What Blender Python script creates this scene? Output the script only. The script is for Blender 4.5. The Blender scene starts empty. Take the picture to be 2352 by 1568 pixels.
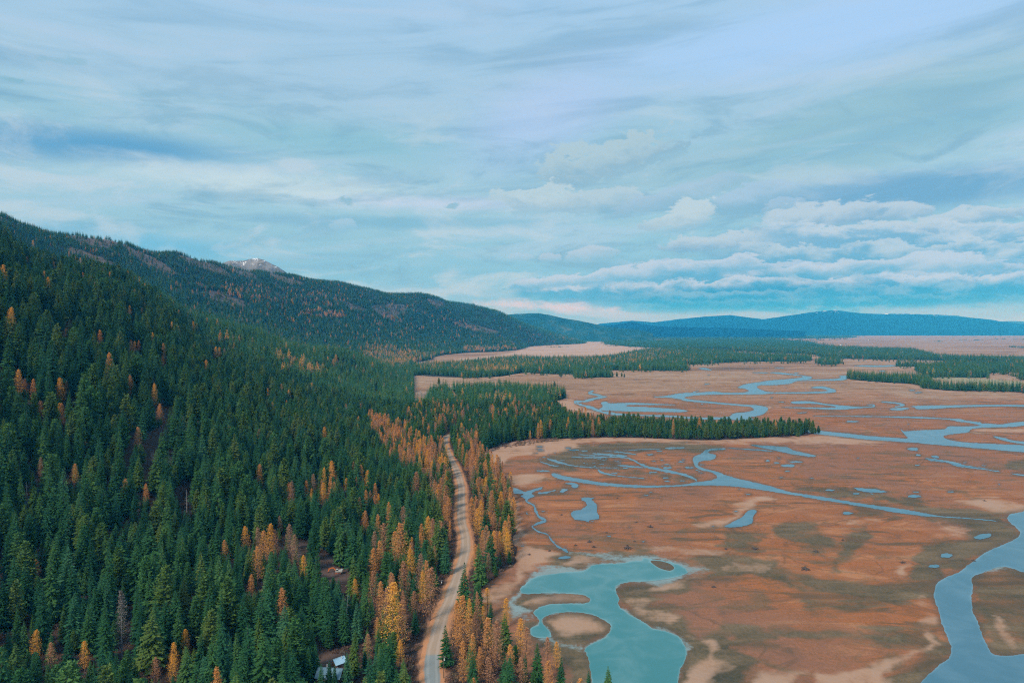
import bpy, bmesh, math, random
import numpy as np
from mathutils import Vector
from mathutils.geometry import delaunay_2d_cdt

# ------------------------------------------------------------------ camera, exposure
SC = bpy.context.scene
COL = SC.collection
H = 150.0                      # drone height above the marsh
F = 1568.0                     # focal length in units of a 2352 px wide frame
PITCH = math.atan(27 / F)
cam_d = bpy.data.cameras.new('camera')
cam = bpy.data.objects.new('camera', cam_d); COL.objects.link(cam)
cam_d.lens = 24; cam_d.sensor_width = 36
cam_d.clip_start = 1; cam_d.clip_end = 120000
cam.location = (0, 0, H)
cam.rotation_euler = (math.pi / 2 - PITCH, 0, 0)
SC.camera = cam
SC.view_settings.view_transform = 'Standard'
SC.view_settings.look = 'None'
SC.view_settings.gamma = 1
SC.view_settings.exposure = 0.0
SC.cycles.max_bounces = 6
SC.cycles.diffuse_bounces = 2
SC.cycles.glossy_bounces = 2
SC.cycles.volume_bounces = 1
SC.cycles.transmission_bounces = 1
SC.cycles.filter_width = 1.15
SC.cycles.use_denoising = False

def lin(r, g, b):
    f = lambda c: (c / 255 / 12.92) if c / 255 <= .04045 else ((c / 255 + .055) / 1.055) ** 2.4
    return (f(r), f(g), f(b), 1.0)

CP, SP = math.cos(PITCH), math.sin(PITCH)
def raydir(px, py):
    a = (px - 1176) / F; b = (784 - py) / F
    return a, CP + b * SP, -SP + b * CP
def ground(px, py, z=0.0):
    a, b, c = raydir(px, py)
    t = (z - H) / c
    return a * t, b * t
def project(x, y, z):
    dz = z - H
    zc = y * CP - dz * SP
    yc = y * SP + dz * CP
    return 1176 + F * x / zc, 784 - F * yc / zc

# ------------------------------------------------------------------ world (overcast sky with broken cloud) and sun
SUN_EL, SUN_AZ = math.radians(42), math.radians(215)
world = bpy.data.worlds.new('World'); SC.world = world
world.use_nodes = True
WT = world.node_tree; WT.nodes.clear()
class NT:
    """tiny node-graph helper"""
    def __init__(s, tree): s.t = tree
    def n(s, typ, **kw):
        nd = s.t.nodes.new(typ)
        for k, v in kw.items(): setattr(nd, k, v)
        return nd
    def put(s, sock, v):
        if isinstance(v, bpy.types.NodeSocket): s.t.links.new(v, sock)
        elif v is not None: sock.default_value = v
    def m(s, op, a, b=None, c=None, clamp=False):
        nd = s.n('ShaderNodeMath', operation=op, use_clamp=clamp)
        s.put(nd.inputs[0], a)
        if b is not None: s.put(nd.inputs[1], b)
        if c is not None: s.put(nd.inputs[2], c)
        return nd.outputs[0]
    def vec(s, x, y, z=0.0):
        nd = s.n('ShaderNodeCombineXYZ')
        for i, v in enumerate((x, y, z)): s.put(nd.inputs[i], v)
        return nd.outputs[0]
    def noise(s, v, scale=1.0, detail=4, rough=.55, dist=0.0):
        nd = s.n('ShaderNodeTexNoise'); nd.noise_dimensions = '3D'
        s.put(nd.inputs['Vector'], v); s.put(nd.inputs['Scale'], scale)
        nd.inputs['Detail'].default_value = detail; nd.inputs['Roughness'].default_value = rough
        nd.inputs['Distortion'].default_value = dist
        return nd.outputs[0]
    def mix(s, f, a, b):
        nd = s.n('ShaderNodeMix', data_type='RGBA')
        s.put(nd.inputs[0], f); s.put(nd.inputs[6], a); s.put(nd.inputs[7], b)
        return nd.outputs[2]
    def ss(s, v, lo, hi, out0=0.0, out1=1.0):
        nd = s.n('ShaderNodeMapRange', interpolation_type='SMOOTHSTEP')
        s.put(nd.inputs[0], v); s.put(nd.inputs[1], lo); s.put(nd.inputs[2], hi)
        s.put(nd.inputs[3], out0); s.put(nd.inputs[4], out1)
        return nd.outputs[0]
    def ramp(s, v, stops):
        nd = s.n('ShaderNodeValToRGB'); e = nd.color_ramp.elements
        while len(e) > 1: e.remove(e[0])
        e[0].position = stops[0][0]; e[0].color = stops[0][1]
        for p, c in stops[1:]:
            k = e.new(p); k.color = c
        s.put(nd.inputs[0], v)
        return nd.outputs[0]

def skyco(px, py):
    a, b, c = raydir(px, py)
    return math.atan2(a, b), c / math.hypot(a, b)

def build_world():
    g = NT(WT)
    tc = g.n('ShaderNodeTexCoord')
    sep = g.n('ShaderNodeSeparateXYZ'); g.put(sep.inputs[0], tc.outputs['Generated'])
    x, y, z = sep.outputs
    az = g.m('ARCTAN2', x, y)
    hyp = g.m('SQRT', g.m('ADD', g.m('MULTIPLY', x, x), g.m('MULTIPLY', y, y)))
    el = g.m('DIVIDE', z, g.m('MAXIMUM', hyp, .02))
    # cloud-edge warps
    w1 = g.m('SUBTRACT', g.noise(g.vec(g.m('MULTIPLY', az, 3.0), g.m('MULTIPLY', el, 9.0), 3.1), 1.0, 5, .6), .5)
    w2 = g.m('SUBTRACT', g.noise(g.vec(g.m('MULTIPLY', az, 22.0), g.m('MULTIPLY', el, 46.0), 7.7), 1.0, 7, .62, .3), .5)
    streak = g.noise(g.vec(g.m('MULTIPLY', az, 3.5), g.m('ADD', g.m('MULTIPLY', el, 26.0), g.m('MULTIPLY', az, -2.2)), 1.3), 1.0, 6, .55, .6)
    elw = g.m('ADD', el, g.m('MULTIPLY', w1, .05))
    base = g.ramp(g.m('MULTIPLY', elw, 2.0, clamp=True), [
        (0.0, lin(176, 196, 220)), (.03, lin(160, 194, 222)), (.09, lin(120, 184, 216)), (.16, lin(138, 194, 220)),
        (.27, lin(150, 199, 219)), (.40, lin(168, 207, 224)), (.54, lin(156, 200, 219)), (.66, lin(168, 204, 228)),
        (.80, lin(168, 205, 232)), (.97, lin(168, 206, 238)), (1.0, lin(168, 206, 238))])
    colr = base
    def blob(px, py, rx, ry, rot, soft, c, k, wa=1.0, wb=.3):
        nonlocal colr
        a0, e0 = skyco(px, py)
        sx = rx / F * (math.cos(a0) ** 2); sy = ry / F * math.cos(a0)
        cr, sr = math.cos(math.radians(rot)), math.sin(math.radians(rot))
        dx = g.m('SUBTRACT', az, a0); dy = g.m('SUBTRACT', el, e0)
        u = g.m('ADD', g.m('MULTIPLY', dx, cr / sx), g.m('MULTIPLY', dy, sr / sx))
        v = g.m('ADD', g.m('MULTIPLY', dx, -sr / sy), g.m('MULTIPLY', dy, cr / sy))
        d = g.m('SQRT', g.m('ADD', g.m('MULTIPLY', u, u), g.m('MULTIPLY', v, v)))
        d = g.m('ADD', d, g.m('MULTIPLY', w1, wa))
        d = g.m('ADD', d, g.m('MULTIPLY', w2, wb))
        f = g.ss(d, 1.0, 1.0 - soft, 0.0, k)
        colr = g.mix(f, colr, lin(*c))
    def puff(px, py, rx, ry, rot, light, dark, k=.9, wa=.7, wb=2.6):
        """a cumulus: crisp lumpy top, soft dissolving base"""
        nonlocal colr
        a0, e0 = skyco(px, py)
        sx = rx / F * (math.cos(a0) ** 2); sy = ry / F * math.cos(a0)
        cr, sr = math.cos(math.radians(rot)), math.sin(math.radians(rot))
        dx = g.m('SUBTRACT', az, a0); dy = g.m('SUBTRACT', el, e0)
        u = g.m('ADD', g.m('MULTIPLY', dx, cr / sx), g.m('MULTIPLY', dy, sr / sx))
        v = g.m('ADD', g.m('MULTIPLY', dx, -sr / sy), g.m('MULTIPLY', dy, cr / sy))
        d = g.m('SQRT', g.m('ADD', g.m('MULTIPLY', u, u), g.m('MULTIPLY', v, v)))
        d = g.m('ADD', g.m('ADD', d, g.m('MULTIPLY', w1, wa)), g.m('MULTIPLY', w2, wb))
        f = g.m('MULTIPLY', g.ss(d, 1.0, .78, 0.0, k), g.ss(g.m('ADD', v, g.m('MULTIPLY', w2, 1.4)), -1.0, -.1))
        tone = g.ss(g.m('ADD', v, g.m('MULTIPLY', w2, 2.2)), -.7, .65)
        colr = g.mix(f, colr, g.mix(tone, lin(*dark), lin(*light)))
    def row(px0, px1, pl, pr, top, bot, light, dark, amp, k=.9, hl=40, hb=90, seed=0., fx=9.0):
        """a long bank of cloud: lumpy lit upper edge, body darkening to a soft base"""
        nonlocal colr
        a0, e0 = skyco(px0, top); a1, e1 = skyco(px1, bot)
        sl = (e1 - e0) / (a1 - a0)
        line = g.m('ADD', g.m('MULTIPLY', g.m('SUBTRACT', az, a0), sl), e0)
        nz = g.noise(g.vec(g.m('MULTIPLY', az, fx * 2.2), g.m('MULTIPLY', el, 40.0), 11.0 + seed), 1.0, 8, .64, .35)
        t = g.m('SUBTRACT', g.m('ADD', line, g.m('MULTIPLY', g.m('SUBTRACT', nz, .5), amp / F * 3.6)), el)
        f = g.m('MULTIPLY', g.ss(t, 0.0, 5 / F), g.ss(t, hb / F, hl * .5 / F))
        f = g.m('MULTIPLY', f, g.ss(g.m('ADD', az, g.m('MULTIPLY', w1, .1)), skyco(pl, 650)[0], skyco(pr, 650)[0]))
        f = g.m('MULTIPLY', f, k)
        tone = g.ss(g.m('ADD', t, g.m('MULTIPLY', w2, -90 / F)), hl / F, 0.0)
        colr = g.mix(f, colr, g.mix(tone, lin(*dark), lin(*light)))
    # streaks over everything
    colr = g.mix(g.ss(streak, .48, .76, 0, .42), colr, lin(188, 211, 236))
    colr = g.mix(g.ss(streak, .52, .26, 0, .42), colr, lin(120, 172, 205))
    mott = g.noise(g.vec(g.m('MULTIPLY', az, 6.5), g.m('MULTIPLY', el, 21.0), 5.5), 1.0, 8, .6, .5)
    low = g.ss(el, .42, .2)
    colr = g.mix(g.m('MULTIPLY', g.ss(mott, .51, .66, 0, .6), low), colr, lin(190, 213, 228))
    colr = g.mix(g.m('MULTIPLY', g.ss(mott, .49, .34, 0, .6), low), colr, lin(126, 176, 202))
    colr = g.mix(g.m('MULTIPLY', g.ss(mott, .52, .36, 0, .35), g.ss(el, .2, .45)), colr, lin(150, 186, 212))
    # high veils
    blob(220, 338, 560, 58, 3, .95, (88, 158, 204), .95, .8, .2)
    blob(800, 330, 620, 60, -2, 1.0, (138, 194, 212), .6, .9, .2)
    blob(640, 428, 560, 50, -2, .9, (204, 227, 235), .85, 1.2, 1.0)
    blob(1050, 468, 420, 26, 0, .9, (200, 216, 241), .8, 1.0, .6)
    blob(980, 512, 460, 24, 1, .8, (124, 182, 210), .75, .9, .4)
    blob(330, 560, 430, 46, -4, .9, (104, 184, 224), .8, .8, .3)
    blob(1250, 260, 330, 150, 25, 1.0, (180, 208, 246), .85, .8, .2)
    blob(1900, 70, 760, 130, 4, .8, (174, 212, 253), .9, .5, .1)
    blob(2020, 285, 620, 135, 10, .55, (146, 191, 206), .8, .6, .25)
    blob(1950, 330, 700, 40, 7, .9, (136, 190, 212), .5, 1.2, .5)
    blob(1700, 350, 500, 14, 6, 1.0, (172, 206, 224), .6, 1.0, .5)
    blob(2080, 440, 520, 66, 0, .7, (108, 164, 202), .95, .5, .4)
    blob(1500, 400, 420, 60, 8, .9, (152, 192, 208), .6, 1.0, .3)
    colr = g.mix(g.ss(streak, .48, .76, 0, .2), colr, lin(188, 211, 232))
    colr = g.mix(g.ss(streak, .52, .28, 0, .26), colr, lin(120, 166, 200))
    colr = g.mix(g.m('MULTIPLY', g.ss(mott, .52, .68, 0, .38), low), colr, lin(196, 217, 230))
    colr = g.mix(g.m('MULTIPLY', g.ss(mott, .48, .34, 0, .4), low), colr, lin(124, 172, 200))
    # scattered small dark scud
    for px, py, rx, ry in ((800, 458, 34, 15), (1040, 470, 34, 15), (880, 505, 120, 10), (150, 140, 90, 14), (20, 183, 40, 9)):
        blob(px, py, rx * .8, ry * .8, 6, .7, (134, 184, 204), .75 if rx < 60 else .4, .8, 5.0)
    L, D = (194, 216, 224), (140, 182, 205)
    puff(1400, 372, 175, 58, 14, (178, 205, 216), (134, 176, 200), .9)
    puff(1235, 462, 120, 44, 3, L, D, .8)
    puff(1370, 468, 140, 38, 2, (184, 208, 220), D, .85)
    puff(1560, 452, 150, 34, 14, (168, 198, 222), (140, 184, 208), .7)
    puff(1745, 448, 120, 28, 10, (170, 200, 226), (140, 184, 210), .75)
    puff(1570, 502, 92, 38, 10, (192, 214, 224), (156, 190, 210), .95)
    puff(1800, 476, 50, 20, 5, (168, 198, 222), D, .7)
    puff(790, 520, 36, 22, 5, (172, 206, 228), (140, 192, 218), .7)
    puff(1355, 588, 58, 24, 4, (184, 206, 226), (142, 190, 216), .85)
    puff(1262, 594, 28, 13, 0, (180, 204, 226), (142, 190, 216), .8)
    puff(1190, 592, 40, 13, 0, (176, 204, 226), (142, 190, 216), .7)
    for a_ in ((1640, 560, 150, 26, 3), (2230, 500, 150, 30, 2), (2050, 492, 120, 26, 2), (1930, 500, 90, 34, 6), (1840, 512, 100, 40, 4), (2120, 530, 130, 34, -2), (2290, 548, 130, 36, 0), (1990, 545, 150, 34, 0), (1800, 560, 130, 30, 4)):
        puff(*a_, (188, 209, 224), (116, 166, 200), .9)
    # the stratocumulus deck low on the right, back to front
    blob(1900, 630, 680, 80, 0, .8, (66, 154, 200), .95, .3, .2)
    row(1740, 2352, 1690, 1800, 506, 512, (190, 211, 228), (112, 172, 208), 34, .95, 46, 100, 0., 8.)
    row(1720, 2352, 1650, 1800, 556, 548, (184, 208, 226), (104, 168, 205), 24, .9, 40, 80, 3., 9.)
    row(1450, 2352, 1380, 1560, 596, 600, (178, 202, 228), (84, 160, 202), 26, .93, 40, 80, 5., 7.)
    row(1190, 2352, 1165, 1215, 640, 618, (190, 210, 234), (64, 154, 200), 22, .95, 40, 76, 8., 9.)
    blob(1800, 684, 640, 42, 0, .6, (4, 132, 182), 1.0, .4, .3)
    for a_ in ((1270, 648, 95, 18, 6), (1400, 636, 110, 24, 8), (1540, 622, 120, 30, 6), (1680, 612, 110, 28, 2), (1900, 620, 150, 24, 0), (2150, 608, 170, 26, 0)):
        puff(*a_, (190, 210, 232), (88, 166, 206), .92)
    row(1500, 2352, 1380, 1600, 668, 640, (142, 190, 224), (30, 146, 194), 18, .62, 26, 44, 12., 12.)
    row(1400, 2352, 1350, 1500, 690, 668, (120, 182, 218), (20, 142, 190), 16, .5, 22, 36, 15., 14.)
    row(1700, 2352, 1600, 1900, 706, 694, (150, 192, 224), (30, 146, 194), 14, .5, 20, 34, 18., 12.)
    blob(1270, 705, 190, 18, -3, .8, (222, 214, 222), .9, 1.2, 2.0)
    blob(1400, 722, 150, 12, -3, .7, (190, 204, 224), .8, .6, .7)
    blob(1310, 690, 30, 7, 0, .6, (110, 160, 200), .8, .3, 1.0)
    blob(1750, 722, 100, 9, -3, .8, (176, 200, 226), .75, .6, .7)
    blob(2200, 718, 330, 14, -2, .8, (172, 198, 226), .7, .8, .6)
    # clear physically based sky shows faintly through the cloud deck
    nsky = g.n('ShaderNodeTexSky', sky_type='NISHITA')
    nsky.sun_disc = False; nsky.sun_elevation = SUN_EL; nsky.sun_rotation = SUN_AZ
    b1 = g.n('ShaderNodeBackground'); g.put(b1.inputs[0], nsky.outputs[0]); b1.inputs[1].default_value = 0.1
    b2 = g.n('ShaderNodeBackground'); g.put(b2.inputs[0], colr); b2.inputs[1].default_value = 1.0
    mx = g.n('ShaderNodeMixShader'); mx.inputs[0].default_value = 0.93
    g.put(mx.inputs[1], b1.outputs[0]); g.put(mx.inputs[2], b2.outputs[0])
    out = g.n('ShaderNodeOutputWorld'); g.put(out.inputs[0], mx.outputs[0])
build_world()
world.cycles.sampling_method = 'MANUAL'
world.cycles.sample_map_resolution = 512

sun_d = bpy.data.lights.new('sun', 'SUN'); sun_d.energy = 3.4; sun_d.angle = math.radians(11); sun_d.color = (1.0, .93, .84)
sun = bpy.data.objects.new('sun', sun_d); COL.objects.link(sun)
sd = Vector((math.sin(SUN_AZ) * math.cos(SUN_EL), math.cos(SUN_AZ) * math.cos(SUN_EL), math.sin(SUN_EL)))
sun.rotation_euler = sd.to_track_quat('Z', 'Y').to_euler()
sun.location = (0, 0, 900)

# ------------------------------------------------------------------ helpers
def tag(o, label=None, cat=None, group=None, kind=None):
    for k, v in (('label', label), ('category', cat), ('group', group), ('kind', kind)):
        if v: o[k] = v
    return o
def mesh_np(name, V, faces, mat=None, smooth=False, nv=4):
    """mesh from numpy: V (n,3), faces (m,nv)"""
    me = bpy.data.meshes.new(name)
    V = np.ascontiguousarray(V, dtype=np.float32); faces = np.ascontiguousarray(faces, dtype=np.int32)
    me.vertices.add(len(V)); me.vertices.foreach_set('co', V.ravel())
    m = len(faces)
    me.loops.add(m * nv); me.loops.foreach_set('vertex_index', faces.ravel())
    me.polygons.add(m)
    me.polygons.foreach_set('loop_start', np.arange(0, m * nv, nv, dtype=np.int32))
    me.polygons.foreach_set('loop_total', np.full(m, nv, dtype=np.int32))
    if smooth: me.polygons.foreach_set('use_smooth', np.ones(m, dtype=bool))
    me.update(calc_edges=True)
    if mat: me.materials.append(mat)
    return me
def link(name, data, parent=None):
    o = bpy.data.objects.new(name, data); COL.objects.link(o)
    if parent: o.parent = parent
    return o
def setattrc(me, name, arr):
    a = me.attributes.new(name, 'FLOAT_COLOR', 'POINT')
    full = np.ones((len(me.vertices), 4), dtype=np.float32); full[:, :arr.shape[1]] = arr
    a.data.foreach_set('color', full.ravel())

def hash2(ix, iy, seed):
    n = (ix.astype(np.int64) * 374761393 + iy.astype(np.int64) * 668265263 + seed * 1442695041) & 0xffffffff
    n = ((n ^ (n >> 13)) * 1274126177) & 0xffffffff
    return ((n ^ (n >> 16)) & 0xffffff) / float(0xffffff)
def vnoise(x, y, seed=0):
    xi = np.floor(x); yi = np.floor(y); fx = x - xi; fy = y - yi
    fx = fx * fx * (3 - 2 * fx); fy = fy * fy * (3 - 2 * fy)
    a = hash2(xi, yi, seed); b = hash2(xi + 1, yi, seed); c = hash2(xi, yi + 1, seed); d = hash2(xi + 1, yi + 1, seed)
    return (a * (1 - fx) + b * fx) * (1 - fy) + (c * (1 - fx) + d * fx) * fy
def fbm(x, y, seed=0, oct=4, gain=.5):
    s = 0; a = 1; t = 0
    for i in range(oct):
        s = s + a * vnoise(x * 2 ** i, y * 2 ** i, seed + 17 * i); t += a; a *= gain
    return s / t

# pixel frames of the enlarged views everything was surveyed in: (x0, y0, scale)
CR = {'D': (0, 0, 1), '1': (0, 459.4, .34176), '2': (784, 612.5, .33333), '3': (1568, 650.8, .33333), '4': (0, 918.75, .41416),
      '5': (612.5, 918.75, .4141), '6': (1110.2, 957.0, .38969), '7': (1684.4, 957.0, .38974), '8': (918.75, 826.9, .19531),
      '9': (1071.9, 719.7, .26042), 'A': (689.06, 1439.4, .19531), 'B': (735, 1270.9, .04557), 'E': (1914.1, 727.3, .1862)}
def cv(k, pts):
    x0, y0, s = CR[k]
    return [(x0 + p[0] * s, y0 + p[1] * s) + tuple(q * s for q in p[2:]) for p in pts]
def catmull(P, closed=True, n=5):
    P = np.array(P, float); m = len(P); out = []
    rng_ = range(m) if closed else range(m - 1)
    for i in rng_:
        if closed: p0, p1, p2, p3 = P[i - 1], P[i], P[(i + 1) % m], P[(i + 2) % m]
        else: p0, p1, p2, p3 = P[max(i - 1, 0)], P[i], P[i + 1], P[min(i + 2, m - 1)]
        for k in range(n):
            t = k / n
            out.append(.5 * ((2 * p1) + (-p0 + p2) * t + (2 * p0 - 5 * p1 + 4 * p2 - p3) * t * t + (-p0 + 3 * p1 - 3 * p2 + p3) * t ** 3))
    if not closed: out.append(P[-1])
    return np.array(out)
def stroke(pts):
    """polyline with visible thickness -> closed outline"""
    P = catmull(pts, False, 5)
    d = np.gradient(P[:, :2], axis=0); L = np.maximum(np.hypot(d[:, 0], d[:, 1]), 1e-6)
    nx, ny = -d[:, 1] / L, d[:, 0] / L
    q_ = np.arange(len(P)); w = np.maximum(P[:, 2] * (.35 + 1.3 * fbm(q_ * .55, q_ * 0 + P[0, 0], 13, 2)), .35) / 2
    w[0] *= .3; w[-1] *= .3
    A = np.stack([P[:, 0] + nx * w, P[:, 1] + ny * w], 1); B = np.stack([P[:, 0] - nx * w, P[:, 1] - ny * w], 1)
    return np.vstack([A, B[::-1]])
def ell(k, cx, cy, rx, ry, seed=0):
    r = random.Random(seed)
    return cv(k, [(cx + rx * math.cos(a) * r.uniform(.8, 1.15), cy + ry * math.sin(a) * r.uniform(.85, 1.1)) for a in [i * math.pi / 6 for i in range(12)]])
def sdf(poly, x, y, pad=6.0):
    """signed distance (+ inside) in survey pixels; -1e3 when farther than pad from the box"""
    poly = np.asarray(poly, float)[:, :2]
    out = np.full(x.shape, -1e3)
    x0, y0 = poly.min(0) - pad; x1, y1 = poly.max(0) + pad
    I = np.nonzero((x > x0) & (x < x1) & (y > y0) & (y < y1))[0]
    if len(I) == 0: return out
    X, Y = x[I], y[I]
    ins = np.zeros(len(I), bool); dmin = np.full(len(I), 1e9)
    Q = np.roll(poly, -1, 0)
    for (ax, ay), (bx, by) in zip(poly, Q):
        if ay != by:
            c = ((ay > Y) != (by > Y)) & (X < (bx - ax) * (Y - ay) / (by - ay) + ax)
            ins ^= c
        ex, ey = bx - ax, by - ay
        l2 = ex * ex + ey * ey + 1e-9
        t = np.clip(((X - ax) * ex + (Y - ay) * ey) / l2, 0, 1)
        dd = (X - ax - t * ex) ** 2 + (Y - ay - t * ey) ** 2
        np.minimum(dmin, dd, out=dmin)
    d = np.sqrt(dmin)
    out[I] = np.where(ins, d, -d)
    return out

# ------------------------------------------------------------------ terrain heights
def px2w(px, py, Y, trees=20.0):
    a, b, c = raydir(px, py)
    return (a / b * Y, Y, H + c / b * Y - trees)
anch = [(-60, 300, -2), (-120, 300, 3), (-225, 300, 12), (-330, 300, 45), (-60, 200, -2), (-150, 200, 2), (-250, 200, 25),
        (-60, 450, -2), (-120, 430, 5), (-250, 450, 42), (-380, 450, 110), (-560, 450, 200),
        (-70, 650, -2), (-150, 650, 4), (-320, 650, 82), (-490, 650, 185), (-700, 650, 300),
        (-90, 900, -3), (-200, 900, 6), (-420, 900, 110), (-640, 900, 235), (-900, 900, 380),
        (-120, 1300, -5), (-250, 1300, 0), (-420, 1300, 62), (-560, 1250, 125),
        (-300, 1700, 3), (-450, 1700, 50), (-1250, 1150, 480),
        (-160, 2100, -12), (-170, 1700, -9)]
near_crest = [(0, 526, 1100), (113, 569, 1200), (301, 637, 1400), (444, 702, 1550), (581, 746, 1700), (784, 799, 1950), (944, 850, 2150)]
for px, py, Y in near_crest:
    x_, y_, z_ = px2w(px, py, Y, 22); anch.append((x_, y_, max(z_, 2)))
anch += [(-1000, 1700, 190), (-800, 2050, 110), (-640, 2350, 60), (-480, 2700, 12), (-1500, 1700, 400)]
far_crest = [(-250, 440, 2100), (0, 483, 2300), (68, 500, 2400), (126, 520, 2500), (198, 533, 2600), (273, 549, 2800), (362, 577, 3000), (410, 573, 3100),
             (513, 597, 3400), (581, 615, 3700), (666, 624, 4000), (784, 649, 4400), (851, 662, 4700), (924, 676, 5000), (964, 672, 5100),
             (1017, 691, 5300), (1077, 707, 5600), (1121, 710, 5800), (1151, 722, 6000), (1184, 739, 6300), (1227, 754, 6700), (1284, 767, 8000)]
for px, py, Y in far_crest:
    x_, y_, z_ = px2w(px, py, Y, 17); z_ = max(z_, 3); anch.append((x_, y_, z_))
    anch.append((x_ / y_ * Y * 1.35, Y * 1.35, z_ * .55))
anch += [px2w(300, 640, 2350, 10), px2w(500, 700, 2650, 10), px2w(700, 765, 3050, 10), px2w(860, 770, 3700, 10), px2w(960, 770, 4300, 5), px2w(1050, 770, 4800, 5), px2w(150, 600, 2150, 10)]
for px, py in ((1134, 809), (1190, 804), (1250, 794), (1300, 784), (1034, 826), (985, 838)):
    x_, y_ = ground(px, py); anch.append((x_, y_, 0)); anch.append((x_ + .12 * y_, y_, -.012 * y_))
anch += [(-2000, 14000, 120), (500, 14000, 0), (2500, 14000, -40), (500, 20000, 0), (0, 30000, 0), (-8000, 30000, 100)]
for Y in (250, 700, 1500, 3000, 6000, 12000, 30000):
    anch += [(.05 * Y, Y, -.02 * Y - 5), (.5 * Y, Y, -.03 * Y - 5), (1.0 * Y, Y, -.03 * Y - 5)]
A = np.array(anch, float)
AP = np.stack([A[:, 0] / A[:, 1] * 2.2, np.log(A[:, 1])], 1)
def tps_k(d2): return .5 * d2 * np.log(d2 + 1e-12)
nA = len(A)
K = tps_k(((AP[:, None] - AP[None]) ** 2).sum(-1)) + np.eye(nA) * 2e-5
Pm = np.hstack([np.ones((nA, 1)), AP])
M = np.block([[K, Pm], [Pm.T, np.zeros((3, 3))]])
WTS = np.linalg.solve(M, np.concatenate([A[:, 2] / np.sqrt(A[:, 1]), np.zeros(3)]))
def height(x, y):
    q = np.stack([x / y * 2.2, np.log(y)], -1).reshape(-1, 2)
    out = np.empty(len(q))
    for i in range(0, len(q), 60000):
        s = q[i:i + 60000]
        d2 = ((s[:, None] - AP[None]) ** 2).sum(-1)
        out[i:i + 60000] = tps_k(d2) @ WTS[:nA] + WTS[nA] + s @ WTS[nA + 1:]
    z = out.reshape(np.shape(x)) * np.sqrt(y)
    # gullies and spurs on the slopes
    zz = np.maximum(z, 0)
    sc = np.clip(y / 1500, .5, 3)
    n1 = fbm(x / (170 * sc) + 9, y / (260 * sc), 5, 4) - .5
    n2 = np.abs(fbm(x / (90 * sc) + 3, y / (70 * sc), 8, 3) - .5)
    z = z + np.minimum(zz, 260) * (.2 * n1 - .18 * (n2 - .13)) * np.clip(zz / 25, 0, 1)
    return np.where(z > 0, z * z / (z + 3.0), 0.0)

UMIN, UMAX, DU = -1.06, 1.06, .0025
YMIN, YMAX, YR = 175.0, 33000.0, 1.0066
NU = int(round((UMAX - UMIN) / DU)) + 1
NR = int(math.log(YMAX / YMIN) / math.log(YR)) + 1
US = UMIN + DU * np.arange(NU); YS = YMIN * YR ** np.arange(NR)
GX = YS[:, None] * US[None, :]; GY = np.repeat(YS[:, None], NU, 1)
GZ = height(GX, GY)
def zat(x, y):
    u = (np.asarray(x, float) / y - UMIN) / DU; r = np.log(np.asarray(y, float) / YMIN) / math.log(YR)
    u = np.clip(u, 0, NU - 1.001); r = np.clip(r, 0, NR - 1.001)
    i = np.floor(u).astype(int); j = np.floor(r).astype(int); fu = u - i; fr = r - j
    return (GZ[j, i] * (1 - fu) + GZ[j, i + 1] * fu) * (1 - fr) + (GZ[j + 1, i] * (1 - fu) + GZ[j + 1, i + 1] * fu) * fr
# running skyline per column, for finding what can be seen
VT = (GZ - H) / GY
VMAX = np.maximum.accumulate(VT, 0)
def seen(x, y, ztop, marg=.006):
    u = np.clip(np.round((x / y - UMIN) / DU).astype(int), 0, NU - 1)
    r = np.clip(np.floor(np.log(y / YMIN) / math.log(YR)).astype(int) - 1, 0, NR - 1)
    return (ztop - H) / y > VMAX[r, u] - marg
def hit(px, py):
    """ground point seen at a survey pixel"""
    a, b, c = raydir(px, py)
    u = a / b; v = c / b
    i = int(round((u - UMIN) / DU))
    k = np.nonzero(VT[:, i] >= v)[0]
    j = k[0] if len(k) else NR - 1
    if j == 0: Y = YS[0]
    else:
        t = (v - VT[j - 1, i]) / (VT[j, i] - VT[j - 1, i] + 1e-12); Y = YS[j - 1] + t * (YS[j] - YS[j - 1])
    return u * Y, Y, float(zat(u * Y, Y))

# ------------------------------------------------------------------ survey: water
WATER = []
def W(k, pts): WATER.append(catmull(cv(k, pts), True, 4))
def S(k, pts): WATER.append(stroke(cv(k, pts)))
W('3', [(-8, 758), (100, 752), (210, 745), (290, 752), (400, 752), (455, 742), (430, 725), (380, 718), (400, 705), (440, 692), (540, 678), (600, 668), (700, 660), (800, 650), (830, 640), (770, 632), (700, 626), (640, 620), (600, 614), (660, 612), (760, 624), (830, 634), (890, 645), (870, 660), (800, 668), (740, 690), (690, 695), (620, 700), (540, 700), (510, 712), (530, 728), (580, 745), (640, 752), (560, 762), (400, 764), (200, 765), (80, 772), (10, 785), (60, 800), (180, 812), (340, 828), (450, 836), (510, 838), (585, 855), (570, 890), (520, 912), (470, 920), (490, 940), (440, 945), (300, 936), (150, 936), (-8, 928), (-8, 918), (150, 922), (310, 918), (350, 895), (440, 885), (490, 872), (478, 853), (440, 847), (340, 838), (180, 824), (60, 813), (-8, 800)])
W('2', [(2150, 898), (2250, 887), (2300, 877), (2350, 872), (2350, 912), (2280, 903), (2200, 899)])
W('2', [(1790, 935), (1830, 928), (1850, 940), (2000, 936), (2200, 945), (2300, 952), (1990, 951), (1980, 962), (2100, 966), (2352, 984), (2352, 1000), (2100, 998), (1850, 992), (1780, 985), (1800, 960)])
S('2', [(1800, 890, 10), (1730, 876, 14), (1708, 866, 10), (1740, 854, 6)])
S('2', [(1830, 893, 6), (1760, 905, 14), (1680, 925, 16), (1610, 932, 16), (1650, 950, 14), (1720, 970, 16), (1800, 1000, 16), (1900, 1015, 12), (2100, 1024, 12), (2346, 1032, 14)])
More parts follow.
